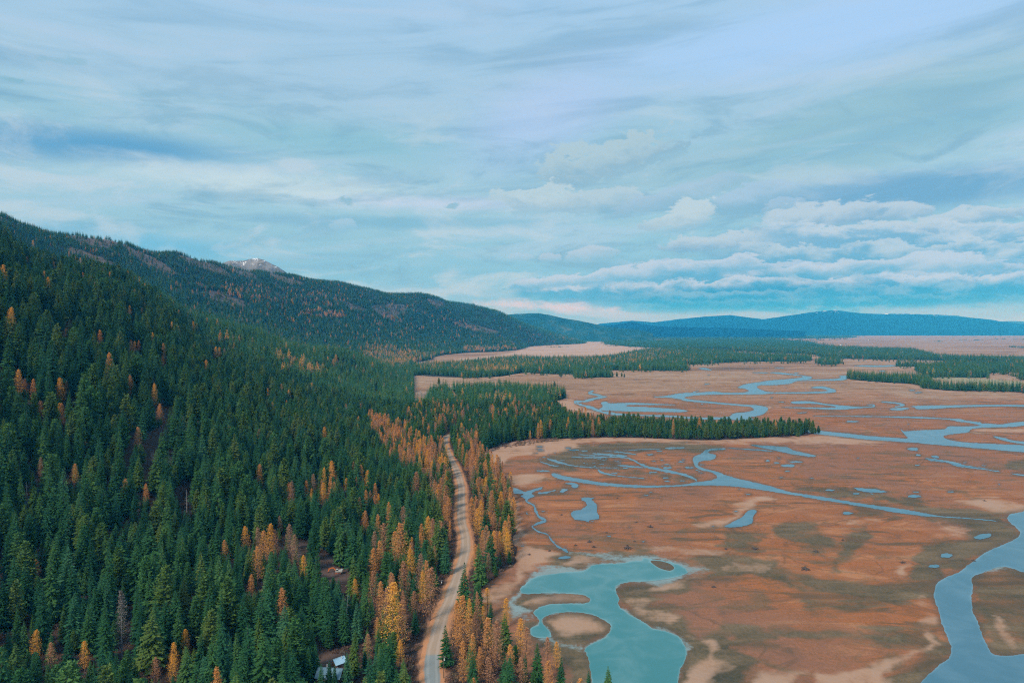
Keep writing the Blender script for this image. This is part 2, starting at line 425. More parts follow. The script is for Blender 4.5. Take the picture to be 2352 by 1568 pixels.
W('3', [(890, 715), (960, 708), (1020, 722), (1055, 735), (1045, 748), (980, 755), (760, 758), (650, 757), (650, 750), (800, 749), (940, 745), (1000, 738), (960, 725), (900, 721)])
W('3', [(1128, 636), (1132, 658), (1080, 668), (900, 669), (760, 671), (900, 662), (1040, 658), (1090, 648), (1080, 637)])
W('3', [(750, 815), (800, 810), (880, 812), (1000, 830), (1100, 840), (1220, 850), (1300, 846), (1310, 838), (1265, 837), (1312, 832), (1322, 850), (1220, 858), (1150, 865), (1050, 868), (760, 857), (700, 852), (1000, 855), (1055, 851), (1020, 842), (880, 827), (770, 828)])
W('3', [(1430, 862), (1530, 855), (1560, 862), (1500, 873), (1440, 870)])
W('3', [(1380, 812), (1480, 820), (1530, 832), (1520, 845), (1470, 852), (1462, 848), (1500, 838), (1470, 828), (1380, 818)])
W('3', [(1580, 845), (1700, 840), (1900, 838), (2200, 835), (2420, 840), (2420, 850), (2200, 846), (1900, 852), (1750, 862), (1620, 865), (1600, 855)])
S('3', [(900, 912, 3), (1200, 915, 5), (1500, 920, 7), (1800, 932, 12), (1950, 950, 18), (2060, 968, 20)])
W('3', [(1505, 1004), (1530, 1018), (1640, 1010), (1800, 1005), (1830, 985), (1900, 984), (2040, 981), (2050, 966), (2120, 966), (2190, 970), (2300, 955), (2420, 948), (2420, 960), (2300, 985), (2160, 990), (2000, 1000), (1960, 1025), (1810, 1045), (1800, 1060), (1830, 1075), (1950, 1095), (2150, 1105), (2420, 1122), (2420, 1164), (2100, 1140), (1800, 1115), (1500, 1090), (1300, 1078), (1100, 1055), (950, 1040), (870, 1028), (872, 1005), (1000, 1020), (1150, 1035), (1300, 1052), (1450, 1062), (1545, 1068), (1535, 1045)])
W('3', [(2140, 1052), (2200, 1060), (2290, 1083), (2420, 1096), (2420, 1108), (2280, 1098), (2180, 1072)])
W('3', [(470, 1112), (600, 1118), (720, 1128), (760, 1148), (850, 1168), (915, 1185), (890, 1194), (800, 1183), (700, 1165), (630, 1150), (560, 1135)])
S('3', [(400, 1138, 4), (500, 1146, 5), (625, 1156, 5)])
for q in ([(110, 584, 4), (150, 588, 12), (200, 597, 4)], [(630, 580, 3), (700, 583, 5)], [(1180, 566, 3), (1350, 570, 9), (1480, 565, 6)],
          [(1560, 735, 5), (1600, 737, 8)], [(1600, 753, 6), (1650, 750, 6)], [(150, 695, 5), (185, 691, 4)], [(70, 750, 8), (110, 739, 6)],
          [(1130, 952, 6), (1190, 947, 7)], [(1550, 1138, 6), (1585, 1143, 14), (1620, 1150, 6)], [(1608, 1180, 8), (1640, 1186, 6)],
          [(1718, 1190, 8), (1745, 1194, 16), (1766, 1200, 6)], [(1670, 1205, 5), (1800, 1222, 8), (1900, 1246, 16), (1955, 1256, 6), (2100, 1275, 4)],
          [(660, 816, 4), (700, 817, 4)], [(790, 893, 4), (855, 888, 5)], [(480, 614, 3), (590, 616, 4)]): S('3', q)
W('6', [(1420, 184), (1340, 187), (1300, 200), (1290, 215), (1240, 235), (1233, 258), (1248, 288), (1280, 312), (1340, 325), (1365, 338), (1380, 354), (1340, 372), (1270, 382), (1220, 392), (1150, 400), (1000, 404), (880, 400), (760, 392), (660, 380), (560, 362), (480, 348), (420, 330), (402, 342), (440, 362), (520, 378), (620, 394), (720, 406), (840, 414), (960, 416), (1100, 412), (1250, 404), (1400, 405), (1500, 412), (1600, 424), (1690, 438), (1797, 455), (1900, 472), (2000, 490), (2100, 505), (2200, 522), (2300, 538), (2400, 558), (2500, 572), (2600, 584), (2740, 592), (2900, 604), (3020, 614), (3000, 608), (2850, 594), (2700, 583), (2600, 566), (2500, 548), (2400, 532), (2300, 520), (2200, 505), (2100, 488), (2000, 470), (1900, 456), (1800, 440), (1690, 408), (1600, 386), (1500, 363), (1420, 340), (1370, 320), (1300, 302), (1268, 283), (1278, 262), (1330, 255), (1365, 245), (1370, 225), (1330, 212), (1345, 198), (1420, 192)])
for q in ([(520, 235, 8), (640, 240, 7), (760, 235, 6), (860, 245, 7), (920, 275, 12), (980, 298, 12), (1080, 318, 14), (1180, 340, 14), (1235, 360, 12), (1262, 378, 8)],
          [(370, 245, 4), (440, 265, 14), (520, 285, 6), (640, 298, 4), (800, 300, 3)], [(640, 215, 4), (760, 225, 12), (850, 232, 10)],
          [(680, 308, 8), (690, 325, 14), (760, 342, 6), (860, 355, 6), (950, 362, 5)], [(790, 285, 6), (900, 295, 9), (960, 300, 4)],
          [(310, 317, 7), (390, 319, 6)], [(820, 200, 3), (930, 192, 6), (1050, 190, 5)], [(1070, 184, 6), (1130, 184, 12), (1188, 182, 8)],
          [(330, 262, 4), (400, 285, 8), (450, 290, 5)], [(560, 222, 4), (640, 228, 6), (700, 226, 3)], [(700, 200, 3), (820, 210, 5), (900, 222, 4)],
          [(255, 500, 12), (295, 520, 13), (310, 555, 10), (330, 590, 16), (362, 610, 18), (310, 634, 9), (290, 650, 8), (330, 678, 8), (375, 690, 8), (400, 725, 9), (440, 765, 9), (480, 782, 12), (500, 800, 14)],
          [(325, 450, 13), (380, 444, 10), (430, 430, 4)], [(450, 440, 10), (475, 434, 18), (500, 430, 8)], [(252, 562, 8), (262, 574, 8)],
          [(440, 832, 8), (480, 829, 14), (515, 826, 6)], [(1430, 184, 3), (1670, 196, 4)]): S('6', q)
W('6', [(175, 418), (215, 430), (245, 440), (290, 428), (345, 412), (340, 428), (300, 440), (285, 455), (305, 468), (270, 480), (262, 500), (245, 495), (245, 480), (218, 468), (235, 455), (180, 450)])
W('6', [(480, 392), (530, 388), (560, 400), (550, 420), (520, 415), (515, 400)])
W('6', [(590, 475), (650, 478), (640, 490), (670, 520), (668, 560), (680, 600), (630, 608), (620, 620), (590, 610), (540, 605), (515, 570), (530, 555), (580, 545), (610, 520), (600, 500), (580, 490)])
W('6', [(1600, 548), (1560, 555), (1525, 590), (1450, 630), (1420, 648), (1500, 650), (1580, 628), (1590, 590), (1605, 565)])
LAKE = catmull(cv('6', [(215, 1025), (235, 995), (270, 962), (320, 938), (400, 925), (500, 912), (580, 907), (618, 892), (640, 874), (700, 866), (820, 860), (880, 846), (930, 843), (940, 828), (1000, 838), (1080, 850), (1150, 868), (1195, 895), (1200, 918), (1150, 940), (1060, 958), (960, 968), (850, 974), (800, 988), (778, 1008), (785, 1040), (800, 1078), (795, 1102), (830, 1142), (900, 1182), (960, 1216), (1000, 1246), (1080, 1262), (1130, 1282), (1168, 1312), (1188, 1352), (1198, 1400), (1185, 1440), (1160, 1492), (1145, 1568), (1130, 1680), (660, 1680), (640, 1568), (630, 1480), (618, 1420), (600, 1378), (610, 1352), (660, 1325), (720, 1295), (750, 1258), (745, 1222), (700, 1190), (630, 1162), (540, 1150), (450, 1152), (380, 1170), (345, 1195), (355, 1225), (390, 1260), (398, 1295), (340, 1302), (290, 1290), (272, 1260), (285, 1240), (320, 1225), (330, 1195), (300, 1165), (300, 1145), (330, 1120), (400, 1102), (500, 1098), (600, 1096), (627, 1082), (610, 1058), (560, 1045), (420, 1038), (300, 1040), (240, 1042)]), True, 4)
LAKE_HOLE = catmull(cv('6', [(985, 848), (1040, 848), (1100, 865), (1125, 890), (1100, 905), (1060, 898), (1020, 880)]), True, 4)
RIVER = catmull(cv('7', [(2500, 440), (1850, 500), (1713, 555), (1640, 570), (1612, 590), (1620, 615), (1655, 640), (1680, 665), (1690, 690), (1650, 725), (1560, 765), (1480, 800), (1430, 840), (1360, 890), (1330, 915), (1260, 940), (1205, 975), (1188, 1010), (1182, 1050), (1195, 1100), (1215, 1150), (1228, 1220), (1255, 1280), (1275, 1330), (1283, 1380), (1270, 1420), (1220, 1455), (1170, 1500), (1100, 1568), (1020, 1680), (2500, 1680), (2500, 1330), (1950, 1365), (1713, 1395), (1620, 1405), (1530, 1395), (1490, 1330), (1460, 1270), (1440, 1200), (1412, 1150), (1405, 1080), (1410, 1000), (1405, 945), (1450, 925), (1500, 905), (1560, 885), (1620, 885), (1680, 905), (1713, 915), (1900, 950), (2500, 1000)]), True, 4)
W('7', [(1420, 710), (1450, 695), (1500, 688), (1520, 695), (1500, 712), (1450, 722)])
W('7', [(710, 420), (780, 422), (860, 430), (905, 443), (850, 447), (760, 440)])
for i, (cx, cy, rx, ry) in enumerate([(1255, 818, 35, 13), (1183, 880, 33, 10), (675, 567, 28, 8), (570, 433, 28, 5), (722, 452, 25, 4), (1065, 468, 38, 8), (1055, 190, 32, 8), (1192, 237, 22, 8), (1088, 225, 15, 5), (365, 265, 45, 5), (325, 287, 38, 9), (255, 270, 18, 4), (200, 258, 14, 4), (710, 28, 30, 4)]):
    WATER.append(catmull(ell('7', cx, cy, rx, ry, i), True, 3))
S('7', [(1150, 255, 8), (1250, 262, 10), (1320, 285, 14), (1400, 298, 6), (1500, 312, 5), (1570, 322, 6)])
S('7', [(1640, 335, 5), (1713, 345, 8), (1800, 352, 8)])

rw = random.Random(77)
def wadd(poly):
    for q in WATER:
        if poly[:, 0].max() < q[:, 0].min() - 1 or poly[:, 0].min() > q[:, 0].max() + 1: continue
        if (sdf(q, poly[:, 0], poly[:, 1], 3) > -.6).any() or (sdf(poly, q[:, 0], q[:, 1], 1) > 0).any(): return
    WATER.append(poly)
for i in range(95):   # wet flats: sheets of standing water broken into slivers
    cx = rw.uniform(300, 1300); cy = 205 + (cx - 300) * .12 + rw.gauss(0, 38); rx = rw.uniform(5, 34) * rw.random() + 5
    if cy < 165 or cy > 395: continue
    wadd(catmull(ell('6', cx, cy, rx, rx * rw.uniform(.1, .22), i), True, 3))
for i in range(70):
    k_, cx, cy, rx = rw.choice([('3', rw.uniform(0, 2352), rw.uniform(560, 1000), rw.uniform(6, 26)), ('6', rw.uniform(200, 1600), rw.uniform(420, 780), rw.uniform(4, 14)), ('7', rw.uniform(50, 1700), rw.uniform(180, 480), rw.uniform(4, 20))])
    if rw.random() < .6: wadd(catmull(ell(k_, cx, cy, rx, rx * .13 + .6, i), True, 3))

# ------------------------------------------------------------------ survey: soils
MUD, SAND, SILT, BARE, GREEN, PALE = [], [], [], [], [], []
def P(lst, k, pts): lst.append(catmull(cv(k, pts), True, 3))
P(MUD, '7', [(-20, 870), (300, 895), (600, 955), (850, 972), (1040, 955), (1080, 800), (1150, 750), (1400, 690), (1500, 650), (1690, 670), (1650, 730), (1430, 850), (1210, 985), (1190, 1060), (1060, 1080), (900, 1120), (700, 1160), (450, 1140), (380, 1080), (300, 1020), (150, 960), (-20, 930)])
P(MUD, '7', [(1400, 930), (1620, 880), (1950, 930), (1950, 1400), (1540, 1400), (1470, 1300), (1410, 1150)])
P(MUD, '7', [(260, 1230), (500, 1285), (700, 1262), (1000, 1255), (1180, 1200), (1240, 1280), (1285, 1380), (1240, 1450), (1160, 1510), (1100, 1600), (900, 1600), (1000, 1480), (1100, 1400), (1000, 1350), (700, 1320), (450, 1310)])
P(MUD, '7', [(0, 1230), (150, 1230), (260, 1280), (100, 1290), (0, 1270)])
P(MUD, '7', [(0, 1340), (230, 1345), (240, 1365), (0, 1360)])
P(MUD, '7', [(0, 1420), (140, 1450), (60, 1500), (0, 1510)])
P(MUD, '7', [(1050, 530), (1400, 535), (1640, 560), (1620, 600), (1690, 690), (1500, 660), (1350, 625), (1150, 590)])
P(MUD, '7', [(1610, 285), (1680, 250), (1760, 235), (1850, 240), (1850, 330), (1760, 328), (1660, 305)])
P(MUD, '7', [(380, 400), (700, 420), (1000, 470), (1150, 520), (1000, 525), (700, 475), (400, 430)])
P(MUD, '7', [(690, 520), (880, 560), (860, 600), (780, 590), (700, 560)])
P(MUD, '7', [(640, 690), (780, 640), (800, 740), (700, 830), (600, 900), (560, 860), (640, 760)])
P(MUD, '7', [(240, 640), (400, 620), (580, 720), (600, 790), (450, 800), (250, 700)])
P(MUD, '6', [(790, 990), (1000, 978), (1230, 950), (1340, 910), (1240, 870), (1130, 840), (1200, 815), (1500, 790), (1700, 830), (1700, 930), (1500, 960), (1350, 960), (1130, 1010), (1010, 1060), (1000, 1110), (1180, 1200), (1270, 1290), (1420, 1260), (1450, 1350), (1520, 1600), (1150, 1600), (1198, 1400), (1130, 1282), (1000, 1246), (800, 1100)])
P(MUD, '6', [(1390, 650), (1440, 655), (1580, 645), (1680, 690), (1600, 760), (1500, 800), (1420, 760)])
P(MUD, '6', [(380, 250), (480, 190), (700, 160), (1000, 150), (1300, 158), (1420, 180), (1300, 215), (1000, 200), (760, 250), (1000, 330), (1240, 345), (1260, 380), (1000, 345), (700, 310), (420, 320)])
P(MUD, '6', [(400, 790), (480, 770), (700, 790), (900, 800), (960, 830), (880, 850), (640, 870), (600, 905), (480, 905), (420, 870), (380, 860)])
P(MUD, '6', [(330, 1200), (400, 1260), (420, 1320), (640, 1390), (640, 1600), (560, 1600), (400, 1400), (250, 1280), (200, 1200)])
P(MUD, '6', [(210, 1060), (420, 1034), (620, 1055), (630, 1090), (400, 1108), (290, 1150), (200, 1170)])
P(MUD, '6', [(340, 1190), (440, 1150), (640, 1160), (755, 1240), (660, 1330), (560, 1352), (420, 1320)])
P(SAND, '6', [(270, 1080), (420, 1050), (560, 1060), (580, 1080), (400, 1090), (280, 1130)])
P(SAND, '6', [(370, 1190), (450, 1165), (600, 1170), (700, 1215), (735, 1250), (640, 1290), (500, 1290), (400, 1250)])
P(SAND, '6', [(470, 840), (620, 830), (780, 845), (700, 860), (500, 858)])
P(SAND, '6', [(830, 1080), (950, 1085), (960, 1102), (840, 1110)])
P(SAND, '6', [(850, 1115), (1000, 1145), (1120, 1160), (1130, 1212), (1090, 1205), (1040, 1178), (900, 1152)])
P(SAND, '6', [(860, 1040), (950, 1030), (1020, 985), (1260, 948), (1280, 955), (1080, 995), (1000, 1030), (920, 1048)])
P(SAND, '6', [(1210, 1290), (1330, 1308), (1370, 1350), (1380, 1440), (1465, 1478), (1400, 1520), (1290, 1600), (1170, 1600), (1230, 1480), (1335, 1430), (1320, 1350)])
P(SAND, '6', [(960, 765), (1100, 772), (1430, 798), (1420, 810), (1200, 808), (980, 780)])
P(SAND, '6', [(1280, 615), (1450, 595), (1480, 530), (1640, 468), (1720, 470), (1580, 530), (1500, 590), (1420, 650), (1300, 640)])
P(SAND, '6', [(-60, 205), (120, 160), (500, 125), (900, 118), (1300, 128), (1720, 118), (1720, 152), (1300, 148), (1000, 146), (640, 145), (480, 205), (200, 225), (100, 275), (-60, 260)])
P(SAND, '6', [(175, 450), (215, 540), (240, 700), (300, 760), (430, 788), (330, 860), (200, 975), (110, 1090), (30, 1090), (60, 1000), (180, 900), (190, 600)])
P(SAND, '6', [(160, 345), (340, 340), (360, 370), (260, 400), (170, 385)])
P(SAND, '7', [(100, 1600), (160, 1520), (430, 1508), (350, 1550), (300, 1600)])
P(SAND, '7', [(480, 1520), (560, 1542), (700, 1510), (850, 1450), (980, 1410), (1100, 1350), (1150, 1270), (1200, 1255), (1195, 1330), (1100, 1400), (960, 1470), (900, 1540), (950, 1600), (480, 1600)])
P(SAND, '7', [(1100, 1065), (1150, 1070), (1170, 1130), (1120, 1120)])
P(SAND, '7', [(1080, 1180), (1170, 1170), (1165, 1222), (1070, 1225)])
P(SAND, '7', [(945, 870), (1000, 862), (998, 920), (945, 918)])
P(SAND, '7', [(690, 606), (890, 611), (890, 618), (690, 614)])
P(SAND, '7', [(-10, 876), (170, 888), (170, 896), (-10, 886)])
P(SAND, '7', [(1340, 492), (1500, 478), (1713, 515), (1850, 490), (1850, 540), (1700, 552), (1600, 545), (1400, 512)])
P(SAND, '7', [(1180, 610), (1400, 668), (1330, 676), (1240, 645)])
P(SAND, '7', [(1500, 1180), (1560, 1200), (1660, 1340), (1590, 1325)])
P(SAND, '7', [(-10, 140), (450, 118), (550, 112), (900, 138), (930, 150), (700, 158), (200, 152), (-10, 158)])
P(SAND, '7', [(1400, 85), (1500, 68), (1900, 70), (1900, 90), (1550, 92)])
P(SAND, '3', [(560, 850), (600, 848), (590, 880), (560, 905), (540, 900)])
P(SAND, '2', [(1430, 930), (1530, 915), (1620, 925), (1610, 945), (1700, 985), (1800, 1015), (1560, 985)])
P(SAND, 'E', [(260, 780), (500, 800), (1040, 845), (1060, 890), (1300, 900), (1500, 925), (1300, 918), (1050, 890), (900, 850), (400, 815)])
P(SILT, '6', [(155, 1185), (165, 1100), (195, 1020), (255, 945), (310, 890), (400, 872), (480, 880), (510, 900), (600, 885), (640, 862), (800, 845), (700, 830), (480, 795), (500, 784), (760, 798), (900, 813), (1000, 826), (1110, 843), (1220, 880), (1310, 885), (1320, 905), (1200, 945), (1000, 985), (700, 960), (300, 1000), (215, 1100), (300, 1150), (170, 1188)])
P(SILT, '6', [(395, 1290), (420, 1320), (560, 1352), (600, 1350), (600, 1375), (520, 1370), (420, 1345), (300, 1310)])
P(SILT, '6', [(980, 1225), (1100, 1262), (1170, 1300), (1210, 1360), (1205, 1420), (1180, 1400), (1150, 1310), (1050, 1275)])
P(SILT, '7', [(1405, 940), (1540, 860), (1640, 850), (1720, 900), (1600, 895), (1450, 935)])
P(BARE, '1', [(360, 195), (480, 190), (640, 230), (800, 290), (720, 320), (560, 290), (440, 240)])
P(BARE, '1', [(440, 310), (560, 340), (760, 420), (820, 480), (640, 410), (480, 350)])
P(BARE, '1', [(820, 290), (900, 330), (1060, 400), (1200, 500), (1060, 470), (900, 380)])
P(BARE, '1', [(1200, 370), (1330, 400), (1480, 450), (1560, 520), (1420, 480), (1280, 430)])
P(BARE, '1', [(1450, 420), (1600, 440), (1720, 510), (1700, 530), (1560, 480)])
P(BARE, '1', [(1780, 480), (1900, 510), (2050, 560), (1960, 570), (1840, 520)])
P(BARE, '1', [(1340, 620), (1480, 610), (1560, 650), (1700, 700), (1560, 720), (1400, 660)])
P(BARE, '1', [(780, 590), (860, 610), (850, 660), (800, 640)])
P(BARE, '1', [(970, 1210), (1050, 1220), (1040, 1330), (1000, 1300)])
P(BARE, '2', [(0, 230), (100, 260), (180, 300), (80, 300)])
P(BARE, '2', [(200, 270), (420, 260), (440, 320), (300, 350)])
P(BARE, '2', [(590, 220), (690, 240), (690, 270), (620, 260)])
P(BARE, '2', [(760, 370), (1040, 430), (1100, 460), (900, 440)])
P(BARE, '4', [(590, 780), (800, 740), (830, 790), (680, 860), (640, 930), (620, 850)])
P(BARE, '4', [(700, 490), (800, 560), (760, 700), (700, 640), (700, 550)])
P(BARE, '4', [(840, 290), (980, 330), (960, 380), (850, 350)])
P(BARE, '4', [(190, 830), (260, 850), (230, 920), (180, 900)])
P(BARE, '4', [(1580, 770), (1720, 800), (1830, 870), (1893, 920), (1893, 1020), (1800, 1000), (1700, 900), (1600, 860)])
P(BARE, '5', [(180, 800), (330, 900), (470, 930), (520, 1000), (330, 990), (240, 920)])
P(BARE, '5', [(270, 1200), (300, 1330), (480, 1400), (440, 1520), (300, 1500), (280, 1400)])
P(GREEN, 'E', [(1210, 760), (1400, 748), (1900, 770), (2300, 800), (2352, 840), (2000, 830), (1500, 790)])
P(GREEN, '3', [(1700, 650), (1850, 640), (2150, 660), (2352, 690), (2352, 710), (1950, 680)])
P(PALE, '2', [(770, 640), (1000, 615), (1180, 590), (1400, 520), (1700, 510), (2160, 560), (1880, 605), (1500, 620), (1060, 640), (900, 660)])

FOREST = []
P(FOREST, 'D', [(-300, 1720), (1480, 1720), (1400, 1640), (1280, 1590), (1170, 1510), (1110, 1425), (1085, 1395), (1110, 1352), (1150, 1315), (1182, 1290), (1180, 1200), (1176, 1140), (1163, 1112), (1128, 1078), (1108, 1042), (1188, 1013), (1297, 1007), (1461, 1005), (1617, 1011), (1710, 1007), (1855, 999), (1850, 987), (1700, 983), (1568, 979), (1400, 973), (1330, 966), (1290, 951), (1260, 926), (1296, 916), (1290, 905), (1240, 898), (1180, 896), (1100, 894), (1020, 895), (988, 905), (978, 925), (958, 938), (948, 915), (948, 864), (900, 850), (-300, 850)])
P(FOREST, 'D', [(880, 845), (948, 861), (1072, 867), (1150, 864), (1194, 857), (1240, 857), (1270, 859), (1330, 858), (1370, 850), (1560, 851), (1580, 848), (1570, 839), (1590, 837), (1700, 831), (1850, 829), (1845, 822), (1720, 818), (1640, 808), (1530, 803), (1500, 805), (1440, 815), (1380, 825), (1259, 827), (1180, 825), (1100, 832), (1040, 839), (960, 842)])
P(FOREST, '9', [(940, 540), (960, 565), (1080, 568), (1180, 562), (1260, 565), (1250, 545), (1100, 535), (980, 530)])
P(FOREST, 'D', [(1390, 789), (1410, 784), (1500, 784), (1568, 781), (1750, 779), (1800, 783), (1860, 788), (1900, 797), (2020, 804), (2090, 806), (2140, 817), (2180, 823), (2352, 827), (2480, 831), (2480, 838), (2250, 832), (2140, 827), (2050, 826), (1980, 824), (1900, 822), (1880, 818), (1860, 813), (1730, 808), (1720, 804), (1690, 807), (1640, 806), (1530, 799), (1450, 796)])
P(FOREST, 'D', [(1240, 782), (1330, 775), (1500, 773), (1900, 772), (1960, 775), (1800, 778), (1500, 779), (1380, 781)])
P(FOREST, 'D', [(1878, 833), (1890, 829), (1920, 829), (1930, 834), (1910, 837), (1890, 837)])
P(FOREST, 'E', [(170, 745), (220, 775), (500, 800), (800, 818), (1050, 840), (1100, 880), (1300, 897), (1500, 915), (2000, 918), (2500, 940), (2500, 915), (2000, 893), (1500, 888), (1250, 860), (1150, 790), (900, 770), (500, 765), (250, 740)])
P(FOREST, 'E', [(1000, 655), (1080, 690), (1200, 745), (1400, 745), (1850, 750), (1900, 720), (1960, 690), (2300, 690), (2300, 770), (2500, 770), (2500, 590), (2000, 600), (1700, 600), (1500, 570), (1400, 600), (1150, 625)])
P(FOREST, 'E', [(800, 606), (850, 600), (1080, 606), (1060, 612), (820, 612)])
# where golden larch stands among the conifers (survey frame, base positions), with its share
LZ = []
def Z(k, p, pts): LZ.append((p, catmull(cv(k, pts), True, 3)))
Z('5', .72, [(560, 130), (700, 180), (880, 200), (990, 240), (1010, 420), (1040, 560), (1040, 700), (960, 720), (900, 560), (830, 450), (700, 400), (600, 260)])
Z('5', .64, [(990, 160), (1160, 240), (1190, 330), (1380, 520), (1380, 960), (1150, 1080), (1110, 850), (1120, 700), (1110, 450), (1010, 320)])
Z('5', .6, [(1010, 1150), (1250, 1080), (1380, 1250), (1700, 1500), (1900, 1800), (900, 1800), (980, 1300)])
Z('5', .42, [(640, 760), (900, 800), (1050, 760), (1010, 1100), (900, 1350), (640, 1500), (560, 1100)])
Z('5', .3, [(80, 560), (300, 540), (500, 480), (640, 560), (640, 640), (400, 640), (100, 620)])
Z('8', .36, [(1050, 600), (1300, 560), (1500, 600), (1750, 650), (1750, 830), (1500, 800), (1250, 850), (1050, 880)])
Z('8', .24, [(150, 640), (700, 600), (900, 620), (1000, 900), (700, 1100), (100, 1100)])
Z('8', .1, [(900, 500), (1200, 500), (1900, 440), (1300, 620)])
Z('8', .12, [(1800, 640), (2400, 640), (2400, 900), (1500, 960)])
Z('9', .45, [(0, 480), (180, 470), (420, 450), (460, 520), (300, 540), (0, 540)])
Z('9', .4, [(380, 430), (650, 410), (850, 430), (720, 500), (450, 470)])
Z('9', .3, [(0, 400), (420, 410), (800, 400), (1300, 410), (1200, 420), (400, 450), (0, 450)])
Z('9', .1, [(-600, 400), (1700, 330), (1700, 440), (700, 500), (-600, 520)])
Z('2', .3, [(170, 560), (360, 560), (520, 600), (700, 600), (880, 600), (880, 660), (400, 690), (180, 650)])
Z('2', .35, [(840, 560), (1000, 560), (1180, 560), (1180, 590), (900, 610)])
Z('2', .45, [(290, 320), (380, 350), (420, 390), (300, 370)])
Z('2', .25, [(700, 360), (850, 390), (1060, 440), (1000, 460), (760, 410)])
Z('1', .45, [(2040, 740), (2294, 760), (2294, 800), (2060, 790)])
Z('1', .12, [(1300, 560), (2294, 640), (2294, 720), (1700, 700), (1300, 660)])
Z('1', .26, [(1860, 1060), (2000, 1090), (2180, 1160), (2100, 1200), (1930, 1190), (1860, 1110)])
Z('D', .25, [(1230, 770), (1400, 775), (1300, 785), (1220, 790)])

# ------------------------------------------------------------------ road
ROADPX = cv('D', [(994, 1660), (993.5, 1568), (992.6, 1511), (1003.8, 1457), (1016, 1415.6), (1030.7, 1382.5), (1045, 1341), (1059.7, 1299.7), (1069, 1258), (1067, 1225), (1059.7, 1192), (1059.7, 1150.6), (1058.9, 1113), (1047.3, 1076), (1030.7, 1043), (1022.4, 1018), (1030, 1000), (1070, 985), (1110, 972), (1104, 960), (1085, 945), (1060, 925), (1040, 905), (1034, 892), (1050, 882), (1094, 876), (1150, 866), (1200, 857.5), (1234, 855), (1270, 853)])
ROADW = catmull([ground(*p) for p in ROADPX], False, 14)
def road_dist(x, y):
    out = np.full(np.shape(x), 1e4); x = np.asarray(x, float); y = np.asarray(y, float)
    I = np.nonzero((np.abs(x + 60) < 260) & (y < 4200))[0]
    if len(I) == 0: return out
    X, Y = x[I], y[I]; d = np.full(len(I), 1e9)
    for (ax, ay), (bx, by) in zip(ROADW[:-1], ROADW[1:]):
        ex, ey = bx - ax, by - ay; l2 = ex * ex + ey * ey + 1e-9
        t = np.clip(((X - ax) * ex + (Y - ay) * ey) / l2, 0, 1)
        np.minimum(d, (X - ax - t * ex) ** 2 + (Y - ay - t * ey) ** 2, out=d)
    out[I] = np.sqrt(d)
    return out

# ------------------------------------------------------------------ terrain mesh with soil masks
def build_ground():
    V = np.stack([GX.ravel(), GY.ravel(), GZ.ravel()], 1)
    j, i = np.meshgrid(np.arange(NR - 1), np.arange(NU - 1), indexing='ij')
    a = (j * NU + i).ravel()
    Fc = np.stack([a, a + 1, a + NU + 1, a + NU], 1)
    me = mesh_np('ground', V, Fc, None, True)
    x, y, z = V.T
    px, py = project(x, y, z)
    inn = (px > -250) & (px < 2600) & (py < 1800)
    I = np.nonzero(inn)[0]
    s = np.clip((py[I] - 757) / 400, .06, 1.4)
    wx = (fbm(x[I] / 18, y[I] / 14, 21, 5, .6) - .5) * 52 * s
    wy = (fbm(x[I] / 18, y[I] / 14, 22, 5, .6) - .5) * 24 * s
    X, Y = px[I] + wx, py[I] + wy
    X0, Y0 = px[I], py[I]
    def mask(lst, soft, X=X, Y=Y):
        m = np.full(len(I), 0.0)
        for p in lst:
            d = sdf(p, X, Y, 24)
            np.maximum(m, np.clip(.5 + d / (2 * soft * np.maximum(s, .15)), 0, 1), out=m)
        return m
    full = lambda v: (lambda o: (o.__setitem__(I, v), o)[1])(np.zeros(len(V)))
    mud = mask(MUD, 11); sand = mask(SAND, 9); silt = mask(SILT, 8); bare = mask(BARE, 10)
    green = mask(GREEN, 3); pale = mask(PALE, 10)
    forest = mask(FOREST, 4, X0 + wx * .3, Y0 + wy * .3)
    hill = np.clip(z[I] / 4, 0, 1)
    forest = np.maximum(forest, hill)
    # wet rims along every water body
    bank = np.zeros(len(I))
    for p in WATER + [RIVER, LAKE]:
        d = sdf(p, X0, Y0, 14)
        wd = 4.0 + 12.0 * s if (p is RIVER or p is LAKE) else 1.5 + 7.0 * s
        np.maximum(bank, np.clip(1 + d / wd, 0, 1), out=bank)
    dl = sdf(LAKE, X0 + wx * .25, Y0 + wy * .4, 20)
    silt = np.maximum(silt, np.clip(1 + dl / 6, 0, 1) * np.clip(fbm(x[I] / 12, y[I] / 12, 91, 3) * 2.2 - .45, 0, 1))
    dh = sdf(LAKE_HOLE, X0, Y0, 6); silt = np.where(dh > -2, 0, silt); mud = np.maximum(mud, np.where(dh > -2, 1, 0))
    # red-orange marsh near, drier straw farther off
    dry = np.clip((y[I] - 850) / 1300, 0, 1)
    rd = road_dist(x[I], y[I])
    verge = np.clip(1 - (rd - 4.0) / (4 + 4 * fbm(x[I] / 9, y[I] / 9, 4, 2)), 0, 1)
    snow = np.zeros(len(I))
    snow = np.clip((z[I] - 455) / 60, 0, 1)
    C = lambda a, b, c: np.stack([full(a), full(b), full(c)], 1)
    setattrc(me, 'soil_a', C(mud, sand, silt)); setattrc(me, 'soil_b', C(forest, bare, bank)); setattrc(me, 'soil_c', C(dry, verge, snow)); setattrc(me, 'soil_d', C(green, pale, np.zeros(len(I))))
    return me

